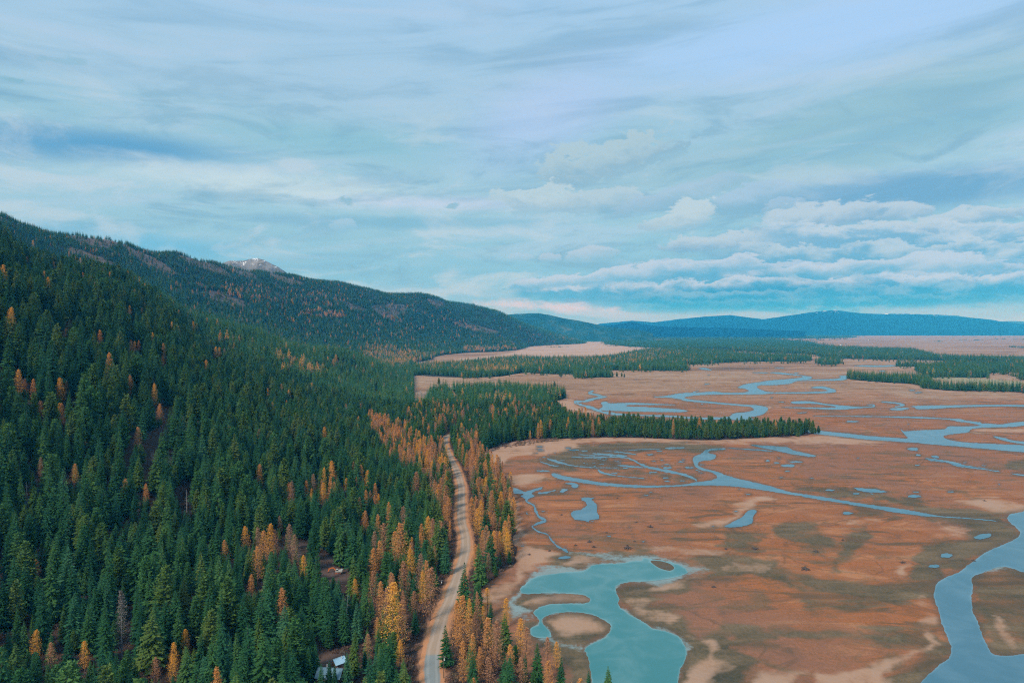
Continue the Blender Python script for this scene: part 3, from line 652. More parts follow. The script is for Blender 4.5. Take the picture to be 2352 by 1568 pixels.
def ground_material():
    m = bpy.data.materials.new('marsh_ground'); m.use_nodes = True
    t = m.node_tree; t.nodes.clear(); g = NT(t)
    geo = g.n('ShaderNodeNewGeometry'); pos = geo.outputs['Position']
    sp = g.n('ShaderNodeSeparateXYZ'); g.put(sp.inputs[0], pos); x, y, z = sp.outputs
    def att(n):
        a = g.n('ShaderNodeAttribute', attribute_name=n); s = g.n('ShaderNodeSeparateColor'); g.put(s.inputs[0], a.outputs['Color']); return s.outputs
    mud, sand, silt = att('soil_a'); forest, bare, bank = att('soil_b'); dry, verge, snow = att('soil_c'); green, pale, _ = att('soil_d')
    sv = lambda ax, ay, s=0.0: g.vec(g.m('MULTIPLY', x, ax), g.m('MULTIPLY', y, ay), s)
    nbig = g.noise(sv(.006, .004, 1), 1, 5, .55, .8)
    nmid = g.noise(sv(.05, .035, 4), 1, 5, .6, .5)
    nfine = g.noise(sv(.5, .35, 7), 1, 5, .65)
    nstr = g.noise(sv(.012, .045, 2), 1, 6, .6, 1.2)
    nfar = g.noise(sv(.0016, .0045, 9), 1, 7, .6, .8)
    orange = g.ramp(nstr, [(.28, lin(104, 80, 54)), (.38, lin(142, 94, 60)), (.46, lin(172, 102, 60)), (.53, lin(156, 100, 66)), (.6, lin(180, 116, 76)), (.68, lin(168, 122, 88)), (.78, lin(196, 150, 110))])
    c = g.mix(g.ss(nbig, .42, .66, 0, .75), orange, g.ramp(nmid, [(.3, lin(112, 84, 72)), (.6, lin(158, 108, 84)), (.8, lin(172, 128, 104))]))
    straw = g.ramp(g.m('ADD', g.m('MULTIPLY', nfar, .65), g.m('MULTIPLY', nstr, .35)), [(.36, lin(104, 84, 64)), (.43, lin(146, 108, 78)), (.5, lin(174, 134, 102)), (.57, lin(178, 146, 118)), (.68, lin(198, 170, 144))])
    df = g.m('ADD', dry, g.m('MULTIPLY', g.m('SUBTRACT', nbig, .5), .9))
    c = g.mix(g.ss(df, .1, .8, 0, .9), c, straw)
    # sedge tussocks and old drainage lines
    tus = g.noise(sv(.9, .6, 3), 1, 4, .7)
    c = g.mix(g.ss(g.m('ADD', g.m('MULTIPLY', tus, .7), g.m('MULTIPLY', nmid, .3)), .47, .6, 0, .5), c, g.ramp(nmid, [(.35, lin(84, 70, 48)), (.6, lin(120, 82, 54))]))
    c = g.mix(g.ss(tus, .56, .74, 0, .35), c, lin(196, 154, 118))
    ln_ = g.noise(sv(.009, .012, 6), 1, 3, .5, 1.6)
    dl_ = g.m('ABSOLUTE', g.m('SUBTRACT', ln_, .5))
    c = g.mix(g.ss(dl_, .016, .002, 0, .35), c, lin(84, 72, 56))
    ln2 = g.noise(sv(.03, .034, 8), 1, 3, .5, 1.2)
    c = g.mix(g.m('MULTIPLY', g.ss(g.m('ABSOLUTE', g.m('SUBTRACT', ln2, .46)), .014, .002, 0, .2), g.ss(nbig, .45, .6)), c, lin(94, 80, 60))
    olive = g.noise(sv(.018, .03, 12), 1, 6, .62, .9)
    c = g.mix(g.m('MULTIPLY', g.ss(olive, .52, .66, 0, .7), g.ss(dry, 1.0, .2)), c, g.ramp(nfine, [(.35, lin(88, 78, 58)), (.65, lin(128, 104, 76))]))
    # dark drying lines
    c = g.mix(g.ss(g.m('ADD', nstr, g.m('MULTIPLY', nmid, .6)), .76, .60, 0, .62), c, lin(92, 78, 60))
    c = g.mix(g.m('MULTIPLY', pale, g.ss(nfar, .3, .6, .45, .85)), c, lin(196, 162, 140))
    c = g.mix(g.m('MULTIPLY', green, .8), c, lin(156, 146, 110))
    sandc = g.ramp(g.m('ADD', g.m('MULTIPLY', nmid, .6), g.m('MULTIPLY', nfine, .4)), [(.3, lin(150, 112, 86)), (.5, lin(184, 144, 116)), (.7, lin(200, 164, 140))])
    mudc = g.ramp(g.m('ADD', g.m('MULTIPLY', nstr, .6), g.m('MULTIPLY', nfine, .4)), [(.34, lin(58, 62, 50)), (.46, lin(86, 80, 60)), (.56, lin(112, 96, 72)), (.68, lin(136, 114, 88))])
    mm = g.m('ADD', mud, g.m('MULTIPLY', g.m('SUBTRACT', g.m('ADD', g.m('MULTIPLY', nmid, .6), g.m('MULTIPLY', nstr, .8)), .7), 3.0))
    mm = g.m('ADD', mm, g.m('MULTIPLY', g.m('SUBTRACT', nbig, .5), 1.5))
    mm = g.m('MULTIPLY', g.ss(mm, .15, .95, 0, .94), g.ss(mud, .0, .3))
    c = g.mix(mm, c, mudc)
    sm = g.m('ADD', sand, g.m('MULTIPLY', g.m('SUBTRACT', g.m('ADD', g.m('MULTIPLY', nmid, .5), g.m('MULTIPLY', nstr, .5)), .5), 2.6))
    sm = g.m('MULTIPLY', g.ss(sm, .15, .95, 0, .85), g.ss(sand, .0, .25))
    c = g.mix(sm, c, sandc)
    bm_ = g.m('ADD', bank, g.m('MULTIPLY', g.m('SUBTRACT', nmid, .5), .8))
    c = g.mix(g.ss(bm_, .1, 1.1, 0, .6), c, lin(92, 80, 66))
    sl = g.m('ADD', silt, g.m('MULTIPLY', g.m('SUBTRACT', g.noise(sv(.3, .3, 3), 1, 6, .75), .5), 1.6))
    c = g.mix(g.m('MULTIPLY', g.ss(sl, .35, .95, 0, .9), g.ss(silt, 0, .15)), c, g.mix(nfine, lin(104, 124, 120), lin(160, 178, 176)))
    floor = g.ramp(g.m('ADD', g.m('MULTIPLY', nmid, .5), g.m('MULTIPLY', nfine, .5)), [(.3, lin(34, 32, 28)), (.5, lin(58, 46, 40)), (.66, lin(90, 64, 52)), (.8, lin(84, 76, 54))])
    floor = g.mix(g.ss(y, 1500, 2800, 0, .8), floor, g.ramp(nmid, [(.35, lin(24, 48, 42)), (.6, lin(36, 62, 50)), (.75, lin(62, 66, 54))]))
    c = g.mix(g.ss(forest, .3, .7), c, floor)
    rock = g.ramp(g.m('ADD', g.m('MULTIPLY', nmid, .4), g.m('MULTIPLY', g.noise(sv(.02, .02, 5), 1, 6, .6), .6)), [(.3, lin(76, 62, 58)), (.5, lin(122, 98, 86)), (.7, lin(150, 126, 110))])
    c = g.mix(g.m('MULTIPLY', g.ss(bare, .2, .9), .6), c, rock)
    c = g.mix(g.ss(g.m('ADD', verge, g.m('MULTIPLY', g.m('SUBTRACT', nfine, .5), .8)), .3, .8, 0, .9), c, g.mix(nfine, lin(150, 96, 66), lin(196, 144, 108)))
    sn = g.m('ADD', snow, g.m('MULTIPLY', g.m('SUBTRACT', nfine, .5), 2.0))
    c = g.mix(g.ss(sn, .8, 1.2, 0, .8), c, (.8, .82, .86, 1))
    c = g.mix(g.ss(g.m('ADD', g.m('MULTIPLY', nfine, .5), g.m('MULTIPLY', nmid, .5)), .4, .66, 0, .4), c, g.mix(.5, c, (.02, .015, .01, 1)))
    b = g.n('ShaderNodeBsdfPrincipled'); g.put(b.inputs['Base Color'], c)
    g.put(b.inputs['Roughness'], .9); b.inputs['Specular IOR Level'].default_value = .15
    bump = g.n('ShaderNodeBump'); bump.inputs['Strength'].default_value = .5; bump.inputs['Distance'].default_value = .6
    g.put(bump.inputs['Height'], g.m('ADD', nfine, g.m('MULTIPLY', nmid, 1.5))); g.put(b.inputs['Normal'], bump.outputs[0])
    o = g.n('ShaderNodeOutputMaterial'); g.put(o.inputs[0], b.outputs[0])
    return m
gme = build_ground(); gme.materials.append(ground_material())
tag(link('ground', gme), kind='structure')

# ------------------------------------------------------------------ water
def water_material(name, deep, shallow, rough):
    m = bpy.data.materials.new(name); m.use_nodes = True
    t = m.node_tree; t.nodes.clear(); g = NT(t)
    geo = g.n('ShaderNodeNewGeometry'); sp = g.n('ShaderNodeSeparateXYZ'); g.put(sp.inputs[0], geo.outputs['Position']); x, y, z = sp.outputs
    a = g.n('ShaderNodeAttribute', attribute_name='shore'); s = g.n('ShaderNodeSeparateColor'); g.put(s.inputs[0], a.outputs['Color'])
    n1 = g.noise(g.vec(g.m('MULTIPLY', x, .05), g.m('MULTIPLY', y, .05), 0.), 1, 6, .6, .6)
    n2 = g.noise(g.vec(g.m('MULTIPLY', x, .5), g.m('MULTIPLY', y, 1.1), 0.), 1, 3, .6)
    f = g.ss(g.m('ADD', s.outputs[0], g.m('MULTIPLY', g.m('SUBTRACT', n1, .5), 1.3)), .35, 1.25, 0, .85)
    c = g.mix(f, g.mix(g.ss(n1, .4, .7, 0, .3), deep, shallow), shallow)
    b = g.n('ShaderNodeBsdfPrincipled'); g.put(b.inputs['Base Color'], c); b.inputs['Roughness'].default_value = rough
    b.inputs['IOR'].default_value = 1.33
    bu = g.n('ShaderNodeBump'); bu.inputs['Strength'].default_value = .25; bu.inputs['Distance'].default_value = .12
    g.put(bu.inputs['Height'], n2); g.put(b.inputs['Normal'], bu.outputs[0])
    o = g.n('ShaderNodeOutputMaterial'); g.put(o.inputs[0], b.outputs[0])
    return m
WM_LAKE = water_material('lake_water', lin(60, 122, 122), lin(126, 158, 156), .16)
WM_RIV = water_material('river_water', lin(70, 112, 126), lin(112, 144, 154), .2)
def water_body(polys, name, mat, z0, holes=(), grid=0, dz=.012):
    Vs, Fs, Ss = [], [], []; off = 0
    for k, poly in enumerate(polys):
        poly = np.asarray(poly)[:, :2].copy()
        Q = np.vstack([poly, poly[:1]]); sl = np.r_[0, np.cumsum(np.hypot(*np.diff(Q, axis=0).T))]
        n_ = int(np.clip(sl[-1] / 1.3, 24, 900)); sq = np.linspace(0, sl[-1], n_, endpoint=False)
        poly = np.stack([np.interp(sq, sl, Q[:, 0]), np.interp(sq, sl, Q[:, 1])], 1)
        amp = np.clip((poly[:, 1] - 757) / 330, .04, 1.0)
        poly[:, 0] += ((fbm(sq * .16 + k * 31, sq * 0 + .5, 3, 4, .62) - .5) * 7.0) * amp; poly[:, 1] += ((fbm(sq * .16 + k * 57, sq * 0 + 8.5, 9, 4, .62) - .5) * 3.0) * amp
        vs = [Vector(p) for p in poly]; faces = [list(range(len(vs)))]
        hs = []
        for h in holes:
            st = len(vs); vs += [Vector(p) for p in h[:, :2]]; hs.append(list(range(st, len(vs))))
        if grid:
            x0, y0 = poly.min(0); x1, y1 = poly.max(0)
            gx, gy = np.meshgrid(np.arange(x0, x1, grid), np.arange(y0, y1, grid * .6)); gx, gy = gx.ravel(), gy.ravel()
            ok = sdf(poly, gx, gy) > 1.0
            for h in holes: ok &= sdf(h, gx, gy) < -1.0
            vs += [Vector((a, b)) for a, b in zip(gx[ok], gy[ok])]
        eds = []
        for lp in faces + hs: eds += [(lp[q - 1], lp[q]) for q in range(len(lp))]
        vo, _, fo, *_r = delaunay_2d_cdt(vs, eds, [], 0, 1e-5)
        vo = np.array([(v.x, v.y) for v in vo])
        ff = np.array([list(f)[:3] for f in fo]); cc = vo[ff].mean(1)
        keep = sdf(poly, cc[:, 0], cc[:, 1]) > 0
        for h in holes: keep &= sdf(h, cc[:, 0], cc[:, 1]) < 0
        fo = ff[keep]
        sh = np.ones(len(vo))
        if grid:
            d = sdf(poly, vo[:, 0], vo[:, 1])
            for h in holes: d = np.minimum(d, -sdf(h, vo[:, 0], vo[:, 1], 50))
            sh = np.exp(-np.maximum(d, 0) / 5.0)
        else: sh[:] = .35
        xw, yw = ground(vo[:, 0], vo[:, 1], z0)
        Vs.append(np.stack([xw, yw, np.full(len(xw), z0 + dz * .5 * (k % 31))], 1)); Ss.append(sh)
        for f in fo:
            f = list(f)
            for q in range(1, len(f) - 1): Fs.append((f[0] + off, f[q] + off, f[q + 1] + off))
        off += len(vo)
    V = np.vstack(Vs); Fa = np.array(Fs)
    a, b, c = V[Fa[:, 0]], V[Fa[:, 1]], V[Fa[:, 2]]
    nz = (b[:, 0] - a[:, 0]) * (c[:, 1] - a[:, 1]) - (b[:, 1] - a[:, 1]) * (c[:, 0] - a[:, 0])
    Fa[nz < 0] = Fa[nz < 0][:, ::-1]
    me = mesh_np(name, V, Fa, mat, True, 3)
    sh = np.concatenate(Ss); setattrc(me, 'shore', np.stack([sh, sh, sh], 1))
    return tag(link(name, me), kind='structure')
water_body([LAKE], 'lake_water', WM_LAKE, .10, [LAKE_HOLE], 3.0)
water_body([RIVER], 'river_water', WM_RIV, .08, (), 4.0)
water_body(WATER, 'creek_water', WM_RIV, .10)

# ------------------------------------------------------------------ road
def build_road():
    P_ = ROADW; n = len(P_)
    d = np.gradient(P_, axis=0); L = np.hypot(d[:, 0], d[:, 1]); nx, ny = d[:, 1] / L, -d[:, 0] / L
    offs = np.array([-5.4, -4.2, -3.0, -2.1, -1.1, 0, 1.1, 2.1, 3.0, 4.2, 5.4])
    prof = np.array([.03, .13, .2, .19, .22, .25, .22, .19, .2, .13, .03])
    j = np.arange(n)
    V = []
    for o, h in zip(offs, prof):
        oo = o + (fbm(j * .35, j * 0 + o, 5, 2) - .5) * (1.8 if abs(o) > 4 else .3)
        x = P_[:, 0] + nx * oo; y = P_[:, 1] + ny * oo
        V.append(np.stack([x, y, zat(x, y) + h + .02], 1))
    V = np.stack(V, 1).reshape(-1, 3); m = len(offs)
    jj, ii = np.meshgrid(np.arange(n - 1), np.arange(m - 1), indexing='ij'); a = (jj * m + ii).ravel()
    me = mesh_np('road', V, np.stack([a, a + 1, a + m + 1, a + m], 1), None, True)
    u = np.tile(offs, n); setattrc(me, 'across', np.stack([np.abs(u) / 6.2, (u + 6.2) / 12.4, np.repeat(P_[:, 1] / 1000, m)], 1))
    mt = bpy.data.materials.new('gravel'); mt.use_nodes = True; t = mt.node_tree; t.nodes.clear(); g = NT(t)
    at = g.n('ShaderNodeAttribute', attribute_name='across'); s = g.n('ShaderNodeSeparateColor'); g.put(s.inputs[0], at.outputs['Color']); ac, side, dist = s.outputs
    geo = g.n('ShaderNodeNewGeometry')
    nf = g.noise(geo.outputs['Position'], 1.2, 5, .7); nm = g.noise(geo.outputs['Position'], .12, 4, .6)
    aw = g.m('ADD', ac, g.m('MULTIPLY', g.m('SUBTRACT', g.m('ADD', g.m('MULTIPLY', nf, .4), g.m('MULTIPLY', nm, .6)), .5), .35))
    track = g.m('MULTIPLY', g.ss(aw, .16, .24), g.ss(aw, .44, .34))
    grav = g.mix(track, lin(166, 142, 120), lin(176, 152, 132))
    paved = g.mix(track, lin(134, 138, 134), lin(146, 148, 143))
    c = g.mix(g.ss(g.m('ADD', dist, g.m('MULTIPLY', nf, .004)), .3165, .3125), grav, paved)
    c = g.mix(g.ss(aw, .46, .62), c, g.mix(nf, lin(170, 112, 74), lin(208, 150, 108)))
    b = g.n('ShaderNodeBsdfPrincipled'); g.put(b.inputs['Base Color'], c); b.inputs['Roughness'].default_value = .95; b.inputs['Specular IOR Level'].default_value = .1
    bu = g.n('ShaderNodeBump'); bu.inputs['Strength'].default_value = .4; bu.inputs['Distance'].default_value = .1; g.put(bu.inputs['Height'], nf); g.put(b.inputs['Normal'], bu.outputs[0])
    o = g.n('ShaderNodeOutputMaterial'); g.put(o.inputs[0], b.outputs[0]); me.materials.append(mt)
    tag(link('road', me), kind='structure')
build_road()

# ------------------------------------------------------------------ far hills and mountains
def hill_material(name, stops, snow_z=None, scale=.0015, snow_amt=.5):
    m = bpy.data.materials.new(name); m.use_nodes = True; t = m.node_tree; t.nodes.clear(); g = NT(t)
    geo = g.n('ShaderNodeNewGeometry'); sp = g.n('ShaderNodeSeparateXYZ'); g.put(sp.inputs[0], geo.outputs['Position'])
    n = g.noise(geo.outputs['Position'], scale, 8, .65, .4)
    c = g.ramp(n, stops)
    if snow_z:
        n2 = g.noise(geo.outputs['Position'], scale * 3.2, 6, .7, .8)
        s = g.m('ADD', g.m('DIVIDE', g.m('SUBTRACT', sp.outputs[2], snow_z), 260.0), g.m('MULTIPLY', g.m('SUBTRACT', n2, .5), 3.0))
        c = g.mix(g.ss(s, 1.0 - snow_amt, 1.25 - snow_amt), c, (.85, .88, .92, 1))
    b = g.n('ShaderNodeBsdfPrincipled'); g.put(b.inputs['Base Color'], c); b.inputs['Roughness'].default_value = 1; b.inputs['Specular IOR Level'].default_value = 0
    bu = g.n('ShaderNodeBump'); bu.inputs['Strength'].default_value = .8; bu.inputs['Distance'].default_value = 12; g.put(bu.inputs['Height'], n); g.put(b.inputs['Normal'], bu.outputs[0])
    o = g.n('ShaderNodeOutputMaterial'); g.put(o.inputs[0], b.outputs[0])
    return m
def ridge(name, crest, Y0, depth, mat, seed, rough=.12, u0=None, u1=None, n=520, m=44):
    cr = np.array(crest, float)
    u = np.linspace((u0 if u0 is not None else cr[0, 0]), (u1 if u1 is not None else cr[-1, 0]), n)
    a, b, c = raydir(cr[:, 0], cr[:, 1]); uu = a / b; vv = c / b
    U = (u - 1176) / F
    v = np.interp(U, uu, vv)
    zc = np.maximum(H + v * Y0, 0)
    t = np.linspace(0, 1, m)
    prof = np.where(t < .55, (t / .55) ** 1.15, 1 - ((t - .55) / .45) ** 1.5)
    Yr = Y0 + (t - .55) * depth
    X = U[None] * Yr[:, None]; Y = np.repeat(Yr[:, None], n, 1)
    nz = fbm(X / (Y0 * .035), Y / (Y0 * .06), seed, 5, .55) - .5
    shape = np.sin(np.pi * np.clip(t / .55, 0, 1) )[:, None]
    Z = zc[None] * (prof[:, None] + nz * rough * 4 * shape * .8) + (fbm(X / (Y0 * .006), Y / (Y0 * .006), seed + 3, 4) - .5) * Y0 * .0007 * prof[:, None]
    Z = Z - 2.0 * (1 - prof[:, None]) ** 8 * 1.5
    ceil_ = (Yr / Y0)[:, None] * (zc[None] - H) + H
    Z = np.where((t < .53)[:, None], np.minimum(Z, ceil_ - 1), Z)
    V = np.stack([X.ravel(), Y.ravel(), np.maximum(Z, -.5).ravel()], 1)
    j, i = np.meshgrid(np.arange(m - 1), np.arange(n - 1), indexing='ij'); q = (j * n + i).ravel()
    me = mesh_np(name, V, np.stack([q, q + 1, q + n + 1, q + n], 1), mat, True)
    return tag(link(name, me), kind='structure')
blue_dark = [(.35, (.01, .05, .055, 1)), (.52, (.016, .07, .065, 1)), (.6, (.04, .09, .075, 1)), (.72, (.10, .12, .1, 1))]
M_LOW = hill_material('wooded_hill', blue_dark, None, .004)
M_MTN_HAZED = hill_material('haze_tinted_mountain', [(.35, (.001, .022, .06, 1)), (.6, (.002, .04, .09, 1)), (.8, (.008, .06, .12, 1))], 640, .0012, .62)  # slope blue is distance haze painted into the base colour, under real snow
M_SNOW = hill_material('snowy_mountain', [(.35, (.02, .05, .07, 1)), (.6, (.05, .09, .11, 1)), (.8, (.2, .24, .28, 1))], 620, .0008, .5)
M_ROCK = hill_material('rocky_peak', [(.34, (.03, .05, .04, 1)), (.47, (.13, .12, .11, 1)), (.6, (.22, .2, .18, 1)), (.7, (.3, .27, .25, 1))], 640, .008, .62)
ridge('mountains', [(1240, 757), (1366, 747), (1376, 743), (1451, 736), (1501, 740), (1556, 733), (1626, 726), (1676, 723), (1751, 733), (1801, 726), (1876, 715), (1916, 711.5), (1976, 719), (2051, 722), (2111, 722), (2151, 725), (2211, 728), (2271, 733), (2306, 739), (2352, 744), (2500, 738), (2900, 730)], 20500, 5500, M_MTN_HAZED, 3)
ridge('snowy_mountains', [(1980, 757), (2010, 722), (2050, 719.5), (2110, 721), (2150, 722), (2200, 725), (2260, 733), (2290, 738), (2330, 737), (2380, 740), (2500, 734), (2900, 735)], 25500, 4000, M_SNOW, 9)
ridge('distant_hills', [(1320, 757), (1366, 748), (1410, 746), (1451, 739), (1500, 748), (1560, 751), (1660, 752), (1760, 757), (1850, 760)], 13500, 2500, M_MTN_HAZED, 15)
ridge('wooded_hills', [(1080, 745), (1130, 727), (1176, 721), (1210, 719.5), (1236, 719), (1262, 723), (1291, 730), (1330, 736), (1366, 744), (1400, 752), (1470, 757), (1500, 765)], 9800, 2200, M_LOW, 21, .2)
ridge('rocky_peak', [(430, 640), (490, 612), (515, 602), (526, 598), (558, 598), (575, 594), (591, 592), (606, 596), (622, 604), (640, 613), (656, 624), (690, 650), (740, 680)], 5600, 1500, M_ROCK, 5, .12)

# ------------------------------------------------------------------ tree meshes
def leaf_material(name, cols, rand=.5, trans=.12):
    """colours varied tree by tree and clump by clump"""
    m = bpy.data.materials.new(name); m.use_nodes = True; t = m.node_tree; t.nodes.clear(); g = NT(t)
    oi = g.n('ShaderNodeObjectInfo'); geo = g.n('ShaderNodeNewGeometry')
    n = g.noise(geo.outputs['Position'], .35, 3, .6)
    f = g.m('ADD', g.m('MULTIPLY', oi.outputs['Random'], rand), g.m('MULTIPLY', n, 1 - rand))
    k = len(cols)
    c = g.ramp(f, [((i + .5) / k * .8 + .1, col) for i, col in enumerate(cols)])
    b = g.n('ShaderNodeBsdfPrincipled'); g.put(b.inputs['Base Color'], c); b.inputs['Roughness'].default_value = .75; b.inputs['Specular IOR Level'].default_value = .2
    tr = g.n('ShaderNodeBsdfTranslucent'); g.put(tr.inputs[0], c)
    mx = g.n('ShaderNodeMixShader'); mx.inputs[0].default_value = trans; g.put(mx.inputs[1], b.outputs[0]); g.put(mx.inputs[2], tr.outputs[0])
    o = g.n('ShaderNodeOutputMaterial'); g.put(o.inputs[0], mx.outputs[0])
    return m
def plain(name, col, rough=.8, metal=0., n_amt=.25, scale=2.0):
    m = bpy.data.materials.new(name); m.use_nodes = True; t = m.node_tree; t.nodes.clear(); g = NT(t)
    geo = g.n('ShaderNodeNewGeometry'); n = g.noise(geo.outputs['Position'], scale, 5, .65)
    c = g.mix(g.ss(n, .35, .7, 0, n_amt), col, tuple(v * .45 for v in col[:3]) + (1,))
    b = g.n('ShaderNodeBsdfPrincipled'); g.put(b.inputs['Base Color'], c); b.inputs['Roughness'].default_value = rough; b.inputs['Metallic'].default_value = metal
    o = g.n('ShaderNodeOutputMaterial'); g.put(o.inputs[0], b.outputs[0])
    return m
G = lambda r, g_, b: (r, g_, b, 1)
MF = [leaf_material('fir_dark', [G(.012, .066, .022), G(.022, .098, .032), G(.036, .122, .036)]),
      leaf_material('fir_mid', [G(.024, .098, .026), G(.05, .142, .034), G(.08, .17, .04)]),
      leaf_material('fir_blue', [G(.016, .086, .036), G(.032, .128, .05), G(.06, .165, .07)]),
      leaf_material('fir_olive', [G(.055, .128, .024), G(.09, .158, .028), G(.13, .17, .036)])]
ML = [leaf_material('larch_gold', [G(.84, .4, .06), G(.94, .47, .08), G(.86, .41, .08)], .5, .25),
      leaf_material('larch_orange', [G(.72, .32, .09), G(.8, .37, .11), G(.7, .31, .11)], .5, .25),
      leaf_material('larch_brown', [G(.46, .21, .1), G(.56, .27, .13), G(.48, .23, .12)], .5, .2),
      leaf_material('larch_faded', [G(.36, .2, .11), G(.44, .25, .14), G(.4, .23, .14)], .5, .2)]
M_GREY = leaf_material('dead_needles', [G(.2, .16, .13), G(.29, .23, .19)], .4, .1)
M_BARK = plain('bark', G(.13, .09, .07), .95)
M_SNAG = plain('weathered_wood', G(.34, .31, .29), .95)
M_STUMP = plain('stump_wood', G(.09, .07, .06), .95)
M_SHRUB = leaf_material('shrub_leaves', [G(.16, .085, .06), G(.24, .13, .08), G(.13, .1, .07), G(.2, .15, .09)], .6, .1)

def tube(V, Fs, pts, radii, n=6):
    st = len(V)
    pts = [Vector(p) for p in pts]
    for i, (p, r) in enumerate(zip(pts, radii)):
        d = (pts[min(i + 1, len(pts) - 1)] - pts[max(i - 1, 0)]).normalized()
        a = d.orthogonal().normalized(); b = d.cross(a)
        for k in range(n):
            th = 2 * math.pi * k / n; V.append(tuple(p + (a * math.cos(th) + b * math.sin(th)) * r))
    for i in range(len(pts) - 1):
        for k in range(n):
            a0 = st + i * n + k; a1 = st + i * n + (k + 1) % n; Fs.append((a0, a1, a1 + n)); Fs.append((a0, a1 + n, a0 + n))
def trunk_mesh(name, h, r, mat, limbs=0, seed=0):
    rr = random.Random(seed); V, Fs = [], []
    lean = rr.uniform(-.3, .3)
    tube(V, Fs, [(0, 0, -1.2), (0, 0, h * .1), (lean * .3, .1, h * .5), (lean, 0, h * .97)], [r * 1.25, r, r * .62, r * .08], 7)
    for i in range(limbs):
        z = h * rr.uniform(.18, .95); a = rr.uniform(0, 6.28); L = (h - z) * .16 + h * .03
        tube(V, Fs, [(lean * z / h, 0, z), (math.cos(a) * L * .6, math.sin(a) * L * .6, z + .1 * L), (math.cos(a) * L, math.sin(a) * L, z + L * rr.uniform(-.2, .4))], [r * .16, r * .1, r * .03], 3)
    return mesh_np(name, np.array(V), np.array(Fs), mat, True, 3)
def crown(kind, seed, lod=0, h=25.0, wid=1.0):
    """needle sprays on whorled branches; kind fir, larch or pine"""
    rr = random.Random(seed); T = []
    def tri(a, b, c): T.extend((a, b, c))
    if kind == 'fir': z0, R, stepz, nb, pw = .07 * h, .205 * h * wid, (.62, 1.9, 3.6)[lod], (8, 6, 5)[lod], .78
    elif kind == 'pine': z0, R, stepz, nb, pw = .12 * h, .19 * h * wid, (.66, 1.9, 3.4)[lod], (8, 6, 5)[lod], .5
    else: z0, R, stepz, nb, pw = .13 * h, .19 * h * wid, (.6, 1.9, 3.4)[lod], (8, 6, 5)[lod], .62
    z = z0; ph = 0
    lop = [rr.uniform(.82, 1.15) for _ in range(8)]
    while z < h * .985:
        t = (z - z0) / (h - z0)
        prof = (1 - t) ** pw * min(1, .55 + t * 3.2)
        Rz = R * prof * rr.uniform(.84, 1.12) + .25
        k = max(3, int(nb * (.65 + .5 * prof)))
        ph += rr.uniform(.5, 1.6)
        for i in range(k):
            a = ph + 6.283 * i / k + rr.uniform(-.3, .3)
            L = Rz * rr.uniform(.72, 1.16) * lop[int((a % 6.283) / 6.283 * 8) % 8]
            if rr.random() < .06: L *= .55
            ca, sa = math.cos(a), math.sin(a); tx, ty = -sa, ca
            zb = z + rr.uniform(-.4, .4) * stepz
            if kind == 'fir': dr = -.34 * L * (1 - .6 * t); up = .07 * L
            elif kind == 'pine': dr = -.1 * L; up = .22 * L
            else: dr = -.05 * L; up = .12 * L
            def pt(f, s, dz=0.0): return (ca * L * f + tx * s * L, sa * L * f + ty * s * L, zb + dr * f + up * f * f + dz)
            w = rr.uniform(.2, .3) if kind != 'larch' else rr.uniform(.16, .24)
            th = .06 * L
            if lod >= 1:
                w = w * (1.5 + .5 * lod) ; d0 = L * .22 + .35 * stepz * .3
                tri(pt(.05, 0, th * 2), pt(.72, w, -d0 * .6), pt(1, 0, -.05 * L)); tri(pt(.05, 0, th * 2), pt(1, 0, -.05 * L), pt(.72, -w, -d0 * .6))
                continue
            if kind == 'larch':
                zb += rr.uniform(-.5, .5)
                for q in range(13):
                    f = rr.uniform(.18, 1.0); s_ = rr.uniform(-.24, .24) * (1.1 - .5 * f); g_ = rr.uniform(.2, .42) * (.5 + .05 * h / max(L, 1) * .3)
                    c0 = pt(f, s_, rr.uniform(-.25, .3)); 
                    v1 = (rr.uniform(-1, 1), rr.uniform(-1, 1), rr.uniform(-.8, .8)); v2 = (rr.uniform(-1, 1), rr.uniform(-1, 1), rr.uniform(-.2, 1))
                    tri(c0, tuple(c0[m_] + v1[m_] * g_ * 1.5 for m_ in range(3)), tuple(c0[m_] + v2[m_] * g_ * 1.5 for m_ in range(3)))
                continue
            tri(pt(.02, 0, th), pt(.55, w * .6, -th * 1.5), pt(1, 0)); tri(pt(.02, 0, th), pt(1, 0), pt(.55, -w * .6, -th * 1.5))
            for f in (.32, .52, .7, .86):
                f += rr.uniform(-.06, .06)
                for sgn in (1, -1):
                    sl = w * (1.28 - f) * rr.uniform(.9, 1.5); dz = rr.uniform(-.13, .03) * L * .8
                    tri(pt(f - .12, 0, th * .5), pt(f + .13, sgn * sl, dz), pt(f + .1, 0, th * .3))
            if kind == 'pine':
                for q in range(3):
                    f = rr.uniform(.5, 1); c0 = pt(f, rr.uniform(-.2, .2), .1)
                    tri(c0, (c0[0] + rr.uniform(-.8, .8), c0[1] + rr.uniform(-.8, .8), c0[2] + rr.uniform(.2, .9)), (c0[0] + rr.uniform(-.8, .8), c0[1] + rr.uniform(-.8, .8), c0[2] + rr.uniform(-.3, .6)))
            else:  # hanging sprays under the branch
                f = rr.uniform(.45, .9); tri(pt(f - .15, .04), pt(f + .12, -.04), pt(f, rr.uniform(-.1, .1), -.22 * L))
        z += stepz * rr.uniform(.8, 1.2) * (.75 + .5 * (1 - t))
    # leader
    for i in range(4 if lod == 0 else 2):
        a = rr.uniform(0, 6.28); r_ = .35 if lod == 0 else .7
        tri((math.cos(a) * r_, math.sin(a) * r_, h * .95), (math.cos(a + 2.1) * r_, math.sin(a + 2.1) * r_, h * .955), (0, 0, h * 1.0))
    V = np.array(T); return V
